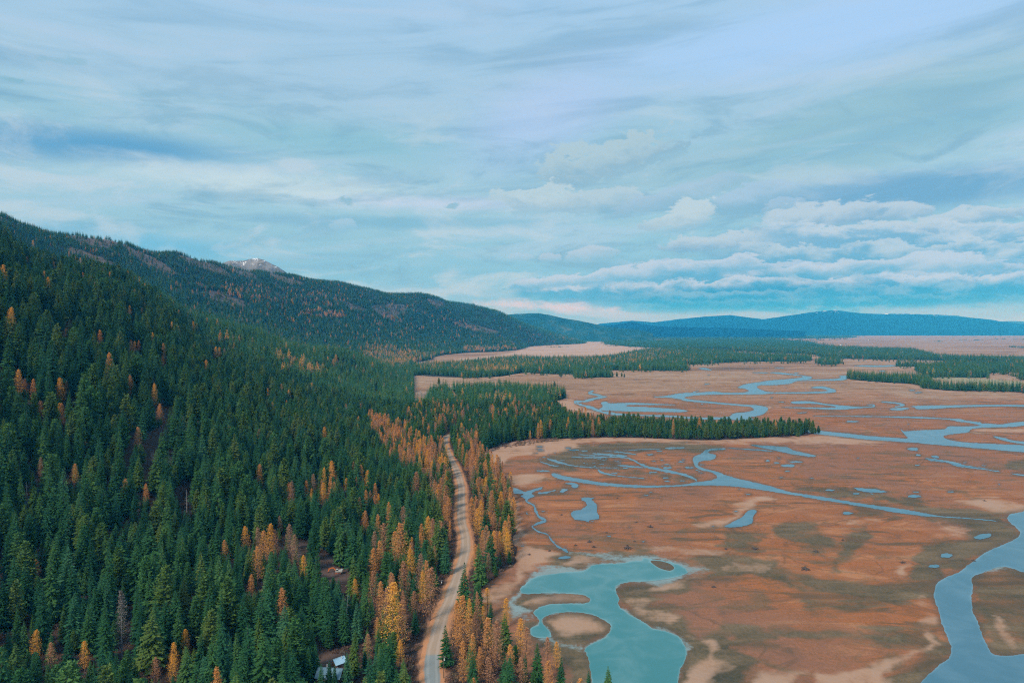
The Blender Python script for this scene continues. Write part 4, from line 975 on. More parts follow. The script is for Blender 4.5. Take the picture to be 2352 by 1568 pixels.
def crown_mesh(name, V, mat):
    return mesh_np(name, V, np.arange(len(V)).reshape(-1, 3), mat, False, 3)

FIRS = []      # (crown, trunk, wid word, tone)
for i, (wid, mat, tone) in enumerate([(.82, 0, 'slim dark green'), (1.0, 1, 'mid green'), (.9, 2, 'blue-green'), (1.12, 3, 'broad yellowish-green'), (1.05, 0, 'full dark green'), (.75, 1, 'narrow mid green')]):
    FIRS.append((crown_mesh('fir_crown', crown('fir', 40 + i, 0, 25, wid), MF[mat]), trunk_mesh('fir_trunk', 25, .28, M_BARK, 0, i), tone))
for i, (mat, tone) in enumerate([(3, 'round-topped light green'), (1, 'round-topped green')]):
    FIRS.append((crown_mesh('fir_crown', crown('pine', 60 + i, 0, 25, .98), MF[mat]), trunk_mesh('fir_trunk', 24, .3, M_BARK, 8, 8 + i), tone))
LARCH = []
for i, (wid, mat, tone) in enumerate([(1.0, 0, 'bright golden'), (.9, 1, 'orange'), (1.08, 2, 'russet brown'), (.85, 3, 'faded tan'), (1.1, 1, 'broad orange')]):
    LARCH.append((crown_mesh('larch_crown', crown('larch', 70 + i, 0, 25, wid), ML[mat]), trunk_mesh('larch_trunk', 25, .25, M_BARK, 26, 20 + i), tone))
PINES = [(crown_mesh('pine_crown', crown('pine', 90 + i, 0, 18, 1.1), MF[(3, 1)[i]]), trunk_mesh('pine_trunk', 17, .24, M_BARK, 0, 30 + i), 'round green') for i in range(2)]

# level-of-detail prototypes for the uncountable forest
def join_mesh(name, parts):
    Vs, Fs, mats, mi = [], [], [], []; off = 0
    for V, mat in parts:
        if mat not in mats: mats.append(mat)
        Vs.append(V); n = len(V) // 3; Fs.append(np.arange(n * 3).reshape(-1, 3) + off); mi += [mats.index(mat)] * n; off += len(V)
    me = mesh_np(name, np.vstack(Vs), np.vstack(Fs), None, False, 3)
    for m in mats: me.materials.append(m)
    me.polygons.foreach_set('material_index', np.array(mi, dtype=np.int32))
    return me
def trunk_soup(h, r):
    V, Fs = [], []; tube(V, Fs, [(0, 0, -1), (0, 0, h * .5), (0, 0, h * .9)], [r, r * .6, r * .1], 4)
    V = np.array(V); return V[np.array(Fs).ravel()]
def proto(name, parts):
    return bpy.data.objects.new(name, join_mesh(name, parts))
PR = {}
def soup(me):
    n = len(me.vertices); a = np.empty(n * 3, np.float32); me.vertices.foreach_get('co', a); return a.reshape(-1, 3)
for i in range(8): PR['fir%d' % i] = proto('fir', [(soup(FIRS[i][0]), FIRS[i][0].materials[0]), (trunk_soup(23, .27), M_BARK)])
for i in range(5): PR['larch%d' % i] = proto('larch', [(soup(LARCH[i][0]), LARCH[i][0].materials[0]), (trunk_soup(23, .22), M_BARK)])
for i in range(2): PR['pine%d' % i] = proto('pine', [(soup(PINES[i][0]), PINES[i][0].materials[0]), (trunk_soup(15, .2), M_BARK)])
for i in range(4): PR['firlo%d' % i] = proto('fir', [(crown('fir', 140 + i, 1, 25, (.85, 1.0, .95, 1.1)[i]), MF[(0, 1, 2, 3)[i]])])
for i in range(3): PR['larchlo%d' % i] = proto('larch', [(crown('larch', 170 + i, 1, 25, 1.05), ML[(1, 2, 0)[i]])])
def clump(seed, kinds, n, spread, mats):
    rr = random.Random(seed); parts = []
    for q in range(n):
        V = crown(kinds[q % len(kinds)], seed * 9 + q, 2, rr.uniform(17, 25), 1.15)
        V = V + np.array([[rr.uniform(-spread, spread), rr.uniform(-spread, spread), 0]])
        parts.append((V, mats[rr.randrange(len(mats))]))
    return parts
for i in range(4): PR['clump%d' % i] = proto('trees', clump(i + 1, ['fir', 'pine'], 7, 15, [MF[0], MF[1], MF[1], MF[2]]))
for i in range(2): PR['lclump%d' % i] = proto('larches', clump(i + 11, ['larch'], 3, 9, [ML[1], ML[2]]))
def shrub_soup(seed):
    rr = random.Random(seed); T = []
    for i in range(90):
        a = rr.uniform(0, 6.28); r = rr.random() ** .6; z = rr.uniform(.05, 1.0) * math.sqrt(max(0, 1 - r * r * .8)) * 1.4
        c = (math.cos(a) * r * 1.3, math.sin(a) * r * 1.3, z)
        T += [c, tuple(c[k] + rr.uniform(-.35, .35) for k in range(3)), tuple(c[k] + rr.uniform(-.3, .45) for k in range(3))]
    return np.array(T)
for i in range(2): PR['shrub%d' % i] = proto('shrub', [(shrub_soup(i), M_SHRUB)])

# ------------------------------------------------------------------ where trees stand
rng = np.random.default_rng(11)
def inforest(x, y, z, px, py):
    f = np.zeros(len(x), bool)
    hillm = (z > 2.5) & (x < 0.12 * y)
    for p in FOREST:
        d_ = sdf(p, px, py); f |= (d_ > 0) | ((py < 870) & (d_ > -5.5) & (rng.random(len(x)) < .05)) | ((d_ > -3.2 * np.clip((py - 757) / 200, .35, 1.2)) & (rng.random(len(x)) < .1))
    return f | hillm
NOTREE = []
P(NOTREE, 'D', [(955, 862), (1010, 862), (1060, 868), (1020, 892), (985, 905), (975, 930), (955, 932), (950, 890)])
P(NOTREE, '9', [(1870, 305), (2290, 310), (2352, 330), (2300, 335), (1900, 315)])
def scatter(y0, y1, cell, keep=1.0):
    xs0, xs1 = -.86 * y1, .86 * y1
    nx = int((xs1 - xs0) / cell) + 1; ny = int((y1 - y0) / cell) + 1
    gx, gy = np.meshgrid(np.arange(nx), np.arange(ny))
    x = (xs0 + (gx + rng.uniform(.05, .95, gx.shape)) * cell).ravel(); y = (y0 + (gy + rng.uniform(.05, .95, gy.shape)) * cell).ravel()
    ok = (np.abs(x / y) < .84) & (x < 1.0 * y); x, y = x[ok], y[ok]
    z = zat(x, y); px, py = project(x, y, z)
    ok = inforest(x, y, z, px, py) & seen(x, y, z + 26, .012); x, y, z, px, py = (a[ok] for a in (x, y, z, px, py))
    bare = np.zeros(len(x))
    for p in BARE: bare = np.maximum(bare, sdf(p, px, py) > 0)
    nt = np.zeros(len(x), bool)
    for p in NOTREE: nt |= sdf(p, px, py) > 0
    gap = np.where(z < 2, 1.0, fbm(x / 38, y / 55, 31, 3))
    thin = np.clip((z - 300) / 260, 0, 1) * .3
    pr = np.where(gap < .36, .3, 1.0) * (1 - .75 * bare) * (1 - thin) * keep
    rd = road_dist(x, y)
    edge = np.where(y < 330, 13, 7.5)
    ok = (rng.random(len(x)) < pr) & (rd > np.where((y < 700) & (x > -60), 10.5, 8.0)) & ~nt
    x, y, z, px, py = (a[ok] for a in (x, y, z, px, py))
    lp = np.full(len(x), .012)
    lp = np.where((y > 2200) & (z > 30), .035, lp)
    for p_, poly in LZ: lp = np.where(sdf(poly, px, py) > 0, p_, lp)
    cl = np.clip(2.0 * (fbm(x / 45, y / 45, 77, 2) - .05), .25, 1.7)
    isl = rng.random(len(x)) < lp * np.where(lp < .5, cl, 1.0)
    return x, y, z, px, py, isl
NEAR, MID, FAR = 1250, 2600, 5200
near = scatter(205, NEAR, 8.1)
extra = scatter(215, NEAR, 8.0)   # larches crowd along the road
inz = np.zeros(len(extra[0]), bool)
for p_, poly in LZ:
    if p_ >= .6: inz |= sdf(poly, extra[3], extra[4]) > 0
inz &= extra[5] & (rng.random(len(inz)) < .45)
near = tuple(np.concatenate([a, b[inz]]) for a, b in zip(near, extra))
mid = scatter(NEAR, MID, 8.2)
far = scatter(MID, FAR, 9.6)
vfar = scatter(FAR, 9500, 24, .97)
ufar = scatter(9500, 17000, 60, .8)

# hand-surveyed larches and firs: (frame, x top, y top, y base, tone)
HAND = []
def Hd(k, tone, lst):
    for a, b, c in lst:
        (x0, y0), (x1, y1) = cv(k, [(a, b), (a, c)]); HAND.append((x0, y0, y1, tone))
Hd('4', 1, [(340, 35, 150), (885, 40, 115), (765, 170, 300), (415, 370, 470), (1440, 375, 485), (810, 480, 575), (1600, 470, 565), (1700, 460, 555), (1840, 355, 475), (1800, 160, 240), (1430, 840, 1010), (1680, 880, 1010), (1250, 805, 895), (1395, 1015, 1100), (1465, 750, 905), (1025, 1290, 1430)])
Hd('4', 0, [(1795, 475, 595), (1365, 720, 860), (1495, 712, 875), (195, 1300, 1460), (470, 1365, 1500), (965, 1365, 1510), (955, 1465, 1580)])
Hd('4', 3, [(225, 335, 435), (1620, 470, 595), (1740, 425, 535), (1435, 725, 865), (1640, 770, 935), (1555, 690, 745), (1605, 712, 875)])
Hd('4', 2, [(200, 915, 1025), (280, 1370, 1535), (865, 1455, 1600), (1525, 740, 870)])
Hd('1', 1, [(125, 1160, 1310), (168, 1225, 1315), (230, 1225, 1350), (448, 1245, 1325), (405, 1385, 1510), (1075, 1385, 1490), (678, 890, 995), (880, 960, 1055), (932, 955, 1020), (1095, 1060, 1135), (1320, 840, 905), (1390, 800, 855), (1432, 860, 915), (1478, 910, 985), (950, 735, 785), (972, 708, 745), (222, 280, 335), (465, 350, 395), (182, 390, 455), (360, 425, 485), (555, 505, 545), (935, 545, 605), (540, 400, 455), (1800, 1285, 1325), (272, 1420, 1470), (25, 1320, 1385), (2205, 1060, 1115), (2240, 1075, 1135), (2260, 1050, 1125)])
Hd('1', 0, [(405, 1220, 1375), (445, 880, 965), (905, 965, 1050), (1450, 1000, 1095), (1475, 1000, 1085), (1300, 825, 895), (868, 722, 795)])
Hd('5', 0, [(800, 850, 1020), (700, 1060, 1380), (1330, 1120, 1260), (1405, 1240, 1440), (1610, 1370, 1500), (1175, 620, 760), (880, 330, 410), (675, 110, 190), (1225, 1060, 1200), (440, 465, 510)])
Hd('5', 1, [(745, 720, 940), (715, 755, 910), (590, 850, 1020), (545, 630, 740), (490, 1010, 1120), (605, 475, 565), (615, 560, 605), (1225, 1240, 1460), (1140, 565, 710), (1095, 1130, 1410), (1340, 755, 900), (740, 1380, 1490), (360, 360, 470), (1160, 820, 960), (990, 600, 720)])
Hd('5', 2, [(745, 1150, 1380), (905, 970, 1220), (760, 930, 1150), (1280, 1270, 1510), (1160, 1200, 1350), (665, 1080, 1300), (560, 1320, 1450), (820, 1080, 1220), (830, 420, 560), (1440, 1290, 1480), (1560, 1340, 1500), (1420, 1455, 1640), (1260, 650, 780), (1240, 1455, 1640)])
HANDF = []
for a, b, c in [(1325, 1180, 1420), (1500, 1350, 1600), (1140, 1400, 1620), (950, 660, 900), (990, 770, 970), (1180, 800, 1040), (1000, 1250, 1480), (1240, 1120, 1260), (1630, 1430, 1640), (400, 690, 920), (480, 700, 950), (340, 1060, 1370), (620, 1260, 1400), (500, 1120, 1350), (430, 1130, 1360), (250, 1250, 1500), (810, 1000, 1200), (1285, 560, 700)]:
    (x0, y0), (x1, y1) = cv('5', [(a, b), (a, c)]); HANDF.append((x0, y0, y1))
for a, b, c in [(345, 450, 720), (250, 560, 760), (640, 140, 600), (560, 300, 700), (95, 230, 640), (180, 200, 600), (410, 560, 760)]:
    (x0, y0), (x1, y1) = cv('A', [(a, b), (a, c)]); HANDF.append((x0, y0, y1))
(x0, y0), (x1, y1) = cv('6', [(735, 1470), (735, 1680)]); HANDF.append((x0, y0, y1))
(x0, y0), (x1, y1) = cv('6', [(622, 1495), (622, 1680)]); HANDF.append((x0, y0, y1))

def place_px(px, ytop, ybase):
    x, y, z = hit(px, ybase)
    h = (ybase - ytop) * y / F
    return x, y, z, h
trees = []   # (x, y, z, height, species, variant, width)
hx = []
for px, yt, yb, tone in HAND:
    x, y, z, h = place_px(px, yt, yb)
    h = float(np.clip(h * 1.18, 13, 36)); hx.append((x, y)); trees.append((x, y, z, h, 'larch', tone if tone != 1 else (1, 4, 0)[int(x * 7) % 3], 1.35))
for px, yt, yb in HANDF:
    x, y, z, h = place_px(px, yt, yb); h = float(np.clip(h * 1.05, 12, 36)); hx.append((x, y)); trees.append((x, y, z, h, 'fir', int(abs(x) * 3) % 5, 1.0))
hx = np.array(hx)
CLEAR = []  # small clearings (x, y, r) kept free for cabins, excavator and poles
def clear_at(px, py, r):
    x, y, z = hit(px, py); CLEAR.append((x, y, r)); return x, y, z
CAB_A = clear_at(778, 1530, 9); CAB_B = clear_at(759, 1560, 11); EXC = clear_at(777, 1316, 10)
POLE1 = clear_at(1019, 1556.6, 3); POLE2 = clear_at(1013, 1376, 2.5)
GREYF = clear_at(280, 1510, 6); HOUSE = clear_at(952, 905, 18)
for a_, b_, r_ in ((778, 1560, 8), (790, 1545, 7), (720, 1520, 5), (775, 1600, 8), (745, 1590, 9), (790, 1335, 7), (768, 1330, 7), (780, 1350, 6), (760, 1625, 8)): clear_at(a_, b_, r_)
def free(x, y):
    ok = np.ones(len(x), bool)
    for cx, cy, r in CLEAR: ok &= (x - cx) ** 2 + (y - cy) ** 2 > r * r
    for cx, cy in hx:
        rr_ = 3.6
        ok &= (x - cx) ** 2 + (y - cy) ** 2 > rr_ * rr_
    return ok
# what the survey saw unobstructed: boxes (x0, x1, y0, y1, distance) no nearer random tree may grow into
BOXES = []
for t in trees:
    a_, b_ = project(t[0], t[1], t[2] + t[3]); _, c_ = project(t[0], t[1], t[2])
    w_ = .1 * (c_ - b_); BOXES.append((a_ - w_, a_ + w_, b_, b_ + .62 * (c_ - b_), t[1]))
BOXES += [(1225, 1300, 0, 1450, 420), (1300, 1345, 0, 1500, 420), (1345, 1378, 0, 1535, 420), (1378, 1412, 0, 1525, 420), (1412, 1750, 0, 1575, 420)]
BOXES += [(745, 798, 1290, 1324, EXC[1]), (760, 796, 1508, 1534, CAB_A[1] - 2), (736, 784, 1530, 1562, CAB_B[1] - 4), (1010, 1026, 1500, 1560, POLE1[1] - 1), (1008, 1018, 1322, 1378, POLE2[1] - 1),
          (264, 296, 1398, 1490, GREYF[1]), (423, 434, 1121, 1170, 1e4), (940, 962, 888, 906, HOUSE[1]), (958, 985, 893, 915, 1640)]
def trim(x, y, z, h):
    px, pt = project(x, y, z + h); _, pb = project(x, y, z); w = .17 * (pb - pt)
    h = h.copy()
    for x0, x1, y0, y1, Y in BOXES:
        m = (px + w * .8 > x0) & (px - w * .8 < x1) & (pt < y1) & (pb > y0) & (y < Y - 1.5)
        h[m] = np.minimum(h[m], (pb[m] - y1) * y[m] / F)
    return h
stuff_f, stuff_l = [], []   # rows: x y z scale width rot proto
def pick(names, n): return rng.integers(0, len(names), n)
x, y, z, px, py, isl = near
ok = free(x, y); x, y, z, px, py, isl = (a[ok] for a in (x, y, z, px, py, isl))
hh = np.where(isl, rng.uniform(17, 27, len(x)), np.clip(rng.normal(24.5, 4.4, len(x)), 12, 34))
flat = (z < 3) & (y > 860) & (px > 1290 + (py - 960) * 1.0)
hh = np.where(flat & ~isl, rng.uniform(13, 20, len(x)), hh)
hh = hh * (1 + .16 * np.clip((z - 20) / 80, 0, 1))
hh = np.where(rng.random(len(x)) < .12, hh * rng.uniform(.4, .7, len(x)), hh)
wd = rng.uniform(.82, 1.32, len(x))
hh = trim(x, y, z, hh)
for i in range(len(x)):
    if hh[i] < 5: continue
    if isl[i]:
        q = rng.random(); nearroad = px[i] > 850
        v = (0 if q < .14 else 1 if q < .4 else 4 if q < .52 else 2 if q < .84 else 3) if nearroad else (0 if q < .3 else 1 if q < .7 else 2 if q < .85 else 3)
        trees.append((x[i], y[i], z[i], hh[i], 'larch', v, wd[i]))
    elif flat[i] and rng.random() < .6: trees.append((x[i], y[i], z[i], hh[i], 'pine', int(rng.random() < .5), wd[i]))
    else: trees.append((x[i], y[i], z[i], hh[i], 'fir', int(rng.choice(8, p=[.17, .17, .15, .1, .13, .1, .09, .09])), wd[i]))
# lone trees that stand clear of the woods
LONE = []
for a_, b_, h_ in ((1873, 996, 9), (1880, 996, 12), (1274, 889, 16), (1289, 867, 20), (1407, 866, 16), (1417, 866, 17), (1428, 866, 15), (1434, 867, 13), (1008, 884, 20), (1317, 864, 12), (1937, 837, 12), (1400, 784, 18)):
    xx, yy, zz = hit(a_, b_); LONE.append((xx, yy, zz, h_))

# what is seen of each tree decides which become individual objects
def visible(t):
    px_, pt_ = project(t[0], t[1], t[2] + t[3]); _, pb = project(t[0], t[1], t[2])
    return -10 < px_ < 2362 and pt_ < 1560 and pt_ > 0
cand = [t for t in trees]
score = []
for t in cand:
    px_, pt_ = project(t[0], t[1], t[2] + t[3]); _, pb = project(t[0], t[1], t[2])
    vis = (min(pb, 1568) - max(pt_, 0)) if (0 < px_ < 2352) else 0
    score.append(max(vis, 0) * (1 if pt_ < 1545 else .3))
order = sorted(range(len(cand)), key=lambda i: -score[i])
chosen = {'fir': [], 'larch': [], 'pine': []}
cap = {'fir': 298, 'larch': 298, 'pine': 0}
rest = []
for i in order:
    s = cand[i][4]
    if len(chosen[s]) < cap[s] and score[i] > 0: chosen[s].append(cand[i])
    else: rest.append(cand[i])
for t in rest:
    if t[4] == 'larch': stuff_l.append((t[0], t[1], t[2], t[3] / 25, t[6], rng.uniform(0, 6.28), 'larch%d' % t[5]))
    elif t[4] == 'pine': stuff_f.append((t[0], t[1], t[2], t[3] / 18, t[6] * 1.05, rng.uniform(0, 6.28), 'pine%d' % t[5]))
    else: stuff_f.append((t[0], t[1], t[2], t[3] / 25, t[6], rng.uniform(0, 6.28), 'fir%d' % t[5]))
def bulk(setd, fn, ln, hm, wmul=1.0):
    x, y, z, px, py, isl = setd
    for i in range(len(x)):
        s = hm * rng.uniform(.7, 1.2) / 25
        if z[i] > 320: s *= .75
        r = rng.uniform(0, 6.28)
        if isl[i]: stuff_l.append((x[i], y[i], z[i], s * .95, wmul, r, ln[rng.integers(len(ln))]))
        else: stuff_f.append((x[i], y[i], z[i], s, wmul * rng.uniform(.9, 1.15), r, fn[rng.integers(len(fn))]))
FL = ['firlo0', 'firlo0', 'firlo1', 'firlo2', 'firlo3']; LL = ['larchlo0', 'larchlo1', 'larchlo1', 'larchlo2']
bulk(mid, FL, LL, 25)
bulk(far, FL, LL, 24, 1.2)
CL = ['clump%d' % i for i in range(4)]
bulk(vfar, CL, ['lclump0', 'lclump1'], 24)
bulk(ufar, CL, ['lclump0', 'lclump1'], 26, 1.6)
# hedgerows and farm groves out on the far plain
def grove(k, pts, n, s=1.0):
    for a_, b_ in cv(k, pts):
        for q in range(n):
            xx, yy = ground(a_ + rng.uniform(-6, 6), b_ + rng.uniform(-.5, .5)); stuff_f.append((xx, yy, 0, s * rng.uniform(.6, 1.1), 1.1, rng.uniform(0, 6.28), CL[rng.integers(4)]))
grove('E', [(260, 235), (300, 245), (350, 238), (400, 246), (830, 222), (860, 222), (960, 218), (990, 220), (1100, 232), (1180, 238), (1300, 232), (1350, 245), (1500, 240), (1600, 235), (1700, 240), (1760, 248), (1300, 308), (1270, 306), (1600, 292), (1750, 292), (1800, 292), (1950, 240), (2050, 245), (2150, 250), (2250, 248), (2330, 245), (2000, 275), (2100, 278), (2250, 280), (2330, 282), (1500, 205), (1700, 208), (1900, 210), (2200, 212), (2170, 372), (2230, 378), (2290, 382), (2340, 385), (460, 285)], 5, .8)
grove('E', [(10, 340), (90, 345), (130, 345), (160, 345), (640, 408), (690, 408)], 3, .55)
def linegrove(k, p0, p1, n, s):
    (a0, b0), (a1, b1) = cv(k, [p0, p1])
    for q in range(n):
        t = rng.random(); xx, yy = ground(a0 + (a1 - a0) * t, b0 + (b1 - b0) * t + rng.uniform(-.6, .6)); stuff_f.append((xx, yy, 0, s * rng.uniform(.5, 1.15), 1.1, rng.uniform(0, 6.28), FL[rng.integers(5)]))
linegrove('E', (1200, 525), (2450, 545), 150, .95)
linegrove('E', (1950, 690), (2450, 770), 40, .8)
linegrove('9', (700, 300), (900, 300), 30, .7)
linegrove('2', (1080, 800), (1500, 880), 40, .7)

def scatter_object(name, rows, label_kind='stuff'):
    names = sorted(set(r[6] for r in rows))
    n = len(rows)
    me = bpy.data.meshes.new(name)
    me.vertices.add(n); me.vertices.foreach_set('co', np.array([r[:3] for r in rows], dtype=np.float32).ravel())
    a = me.attributes.new('size', 'FLOAT_VECTOR', 'POINT')
    a.data.foreach_set('vector', np.array([(r[3] * r[4], r[3] * r[4], r[3]) for r in rows], dtype=np.float32).ravel())
    a = me.attributes.new('turn', 'FLOAT_VECTOR', 'POINT')
    tl = rng.normal(0, .025, (n, 2)); rz = np.array([r[5] for r in rows])
    a.data.foreach_set('vector', np.stack([tl[:, 0], tl[:, 1], rz], 1).astype(np.float32).ravel())
    a = me.attributes.new('which', 'INT', 'POINT'); idx = {q: i for i, q in enumerate(names)}
    a.data.foreach_set('value', np.array([idx[r[6]] for r in rows], dtype=np.int32))
    o = link(name, me)
    ng = bpy.data.node_groups.new(name + '_scatter', 'GeometryNodeTree')
    ng.interface.new_socket('Geometry', in_out='INPUT', socket_type='NodeSocketGeometry')
    ng.interface.new_socket('Geometry', in_out='OUTPUT', socket_type='NodeSocketGeometry')
    N, Lk = ng.nodes, ng.links
    gi = N.new('NodeGroupInput'); go = N.new('NodeGroupOutput'); jn = N.new('GeometryNodeJoinGeometry')
    def att(nm, ty):
        q = N.new('GeometryNodeInputNamedAttribute'); q.data_type = ty; q.inputs[0].default_value = nm; return q.outputs[0]
    sz, tn, wh = att('size', 'FLOAT_VECTOR'), att('turn', 'FLOAT_VECTOR'), att('which', 'INT')
    for q, i in idx.items():
        cmp_ = N.new('FunctionNodeCompare'); cmp_.data_type = 'INT'; cmp_.operation = 'EQUAL'
        Lk.new(wh, cmp_.inputs[2]); cmp_.inputs[3].default_value = i
        oi = N.new('GeometryNodeObjectInfo'); oi.inputs[0].default_value = PR[q]; oi.inputs['As Instance'].default_value = True
        ip = N.new('GeometryNodeInstanceOnPoints')
        Lk.new(gi.outputs[0], ip.inputs['Points']); Lk.new(cmp_.outputs[0], ip.inputs['Selection']); Lk.new(oi.outputs['Geometry'], ip.inputs['Instance'])
        e2r = N.new('FunctionNodeEulerToRotation'); Lk.new(tn, e2r.inputs[0]); Lk.new(e2r.outputs[0], ip.inputs['Rotation']); Lk.new(sz, ip.inputs['Scale'])
        Lk.new(ip.outputs[0], jn.inputs[0])
    Lk.new(jn.outputs[0], go.inputs[0])
    md = o.modifiers.new('scatter', 'NODES'); md.node_group = ng
    o['kind'] = 'stuff'
    return o
print('stuff firs', len(stuff_f), 'larches', len(stuff_l), 'near trees', len(trees))
scatter_object('conifer_forest', stuff_f)
scatter_object('larch_forest', stuff_l)
# brush and shrubs on the forest floor and along the road
sh = []
n = 9000
t_ = rng.random(n)
y_ = 230 + (t_ ** 1.6) * 900; x_ = rng.uniform(-.76, .25, n) * y_
z_ = zat(x_, y_); px_, py_ = project(x_, y_, z_)
okk = inforest(x_, y_, z_, px_, py_) & (road_dist(x_, y_) > 6.5) & (np.hypot(x_ - EXC[0], y_ - EXC[1]) > 13) & (np.hypot(x_ - CAB_A[0], y_ - CAB_A[1]) > 9)
for i in np.nonzero(okk)[0]: sh.append((x_[i], y_[i], z_[i] - .1, rng.uniform(.5, 1.6), 1.0, rng.uniform(0, 6.28), 'shrub%d' % rng.integers(2)))
for k in range(1500):
    p = ROADW[rng.integers(0, 230)]; xx = p[0] + rng.choice([-1, 1]) * rng.uniform(7, 16); yy = p[1] + rng.uniform(-6, 6)
    if road_dist(np.array([xx]), np.array([yy]))[0] > 6.6: sh.append((xx, yy, float(zat(xx, yy)) - .1, rng.uniform(.3, 1.1), 1.0, rng.uniform(0, 6.28), 'shrub%d' % rng.integers(2)))
for a_, b_ in ((1060, 1000), (1180, 1008), (1250, 1010), (1130, 1020)):
    pass
for k in range(160):
    a_ = rng.uniform(1130, 1290); xx, yy = ground(a_, 1030 - (a_ - 1110) * .13 + rng.uniform(-4, 5)); sh.append((xx, yy, -.1, rng.uniform(.6, 1.6), 1.2, rng.uniform(0, 6.28), 'shrub%d' % rng.integers(2)))
scatter_object('undergrowth', sh)

# ------------------------------------------------------------------ individual trees
LANDMARKS = [((777, 1308), 'the orange excavator'), ((776, 1522), 'the small pale-roofed cabin'), ((740, 1548), 'the long metal roof'),
             ((280, 1450), 'the grey dead fir'), ((1019, 1530), 'the lower utility pole'), ((1013, 1350), 'the upper utility pole'),
             ((1069, 1250), "the road's middle bend"), ((1058, 1130), "the road's upper straight"), ((1024, 1020), 'where the road vanishes'),
             ((1320, 1450), 'the round mud island'), ((1190, 1330), "the turquoise lake's west tip"), ((1210, 1190), 'the thin marsh creek'),
             ((318, 1015), 'the lone high-slope larch'), ((80, 1450), 'the lower left gold larch'),
             ((665, 1215), 'the russet slope larches'), ((885, 1420), 'the biggest golden larch'),
             ((150, 890), 'the high left larch pair'), ((930, 1040), 'the larch belt above the road'), ((520, 1330), 'the slope clearing'),
             ((1150, 1500), 'the larches below the road')]
ORD = lambda n: '%d%s' % (n, 'th' if 10 <= n % 100 <= 20 else {1: 'st', 2: 'nd', 3: 'rd'}.get(n % 10, 'th'))
def label_trees(lst, word):
    cells = {}
    for k, t in enumerate(lst):
        px_, pt_ = project(t[0], t[1], t[2] + t[3]); _, pb = project(t[0], t[1], t[2]); pc = (pt_ + min(pb, 1568)) / 2
        L_, nm = min(LANDMARKS, key=lambda q: math.hypot(q[0][0] - px_, q[0][1] - pc))
        dx, dy = px_ - L_[0], pc - L_[1]
        side = ('right of' if dx > 0 else 'left of') if abs(dx) > abs(dy) else ('below' if dy > 0 else 'above')
        cells.setdefault((nm, side), []).append((math.hypot(dx, dy), k))
    out = [None] * len(lst)
    for (nm, side), v in cells.items():
        v.sort()
        for r, (d, k) in enumerate(v):
            out[k] = '%s %s %s %s, %s' % (TONES[lst[k][4]][lst[k][5]], word, side, nm, 'nearest' if r == 0 else ORD(r + 1) + ' nearest')
    return out
TONES = {'fir': [q[2] for q in FIRS], 'larch': [q[2] for q in LARCH], 'pine': ['round green'] * 2}
def tree_things(lst, protos, word, name, cat, group, base=25.0):
    labels = label_trees(lst, word)
    for t, lb in zip(lst, labels):
        cm, tm, _ = protos[t[5]]
        e = bpy.data.objects.new(name, None); COL.objects.link(e)
        e.location = (t[0], t[1], t[2]); s = t[3] / base; e.scale = (s * t[6], s * t[6], s); e.rotation_euler = (rng.normal(0, .02), rng.normal(0, .02), rng.uniform(0, 6.28))
        e.empty_display_size = 2
        c = bpy.data.objects.new('crown', cm); COL.objects.link(c); c.parent = e
        k = bpy.data.objects.new('trunk', tm); COL.objects.link(k); k.parent = e
        tag(e, lb, cat, group)
tree_things(chosen['fir'], FIRS, 'conifer', 'fir_tree', 'conifer', 'conifers in the near forest')
tree_things(chosen['larch'], LARCH, 'larch', 'larch_tree', 'larch', 'autumn larches in the near forest')
LONE_LB = ['smaller of two round pines beside the wooded tongue tip', 'larger of two round pines beside the wooded tongue tip', 'lone dark pine on tan field above the near woods',
           'lone dark pine at the front of the far tree band', 'first pine of the small isolated grove on the tan flat', 'second pine of the small isolated grove on the tan flat',
           'third pine of the small isolated grove on the tan flat', 'last low pine of the small isolated grove on tan flat', 'lone tall conifer in the small field by the track',
           'low round pine just left of the front grove', 'small pine right of the oval island grove', 'lone dark tree far out on the pinkish field']
for (xx, yy, zz, h_), lb in zip(LONE, LONE_LB):
    e = bpy.data.objects.new('pine_tree', None); COL.objects.link(e); e.location = (xx, yy, zz); s = h_ / 18; e.scale = (s * 1.25, s * 1.25, s)
    cm, tm, _ = PINES[int(abs(xx)) % 2]
    c = bpy.data.objects.new('crown', cm); COL.objects.link(c); c.parent = e
    k = bpy.data.objects.new('trunk', tm); COL.objects.link(k); k.parent = e
    tag(e, lb, 'pine', 'lone pines on the flats')
# grey dead fir with needles, bare snags, bare aspens
e = bpy.data.objects.new('dead_fir', None); COL.objects.link(e); e.location = GREYF; e.scale = (1.1, 1.1, 1.2)
link('crown', crown_mesh('dead_crown', crown('larch', 333, 0, 25, .82), M_GREY), e); link('trunk', trunk_mesh('dead_trunk', 25, .28, M_SNAG, 10, 3), e)
tag(e, 'tall grey dead fir among green conifers near lower left', 'dead tree')
def snag(px, yt, yb, label, seed, limbs=30):
    x, y, z, h = place_px(px, yt, yb)
    o = link('dead_snag', trunk_mesh('snag', h, .3, M_SNAG, limbs, seed)); o.location = (x, y, z); tag(o, label, 'dead tree', 'bare grey snags'); return o
snag(429.5, 1121, 1176, 'bare grey snag standing mid-slope between dark conifers', 1)
snag(421, 952, 1010, 'thin bare grey snag higher on the conifer slope', 2)
snag(261, 1071, 1118, 'short bare grey snag left on the conifer slope', 3)
snag(16, 700, 735, 'bare pale snag at the upper left edge', 4)
sn_l = []
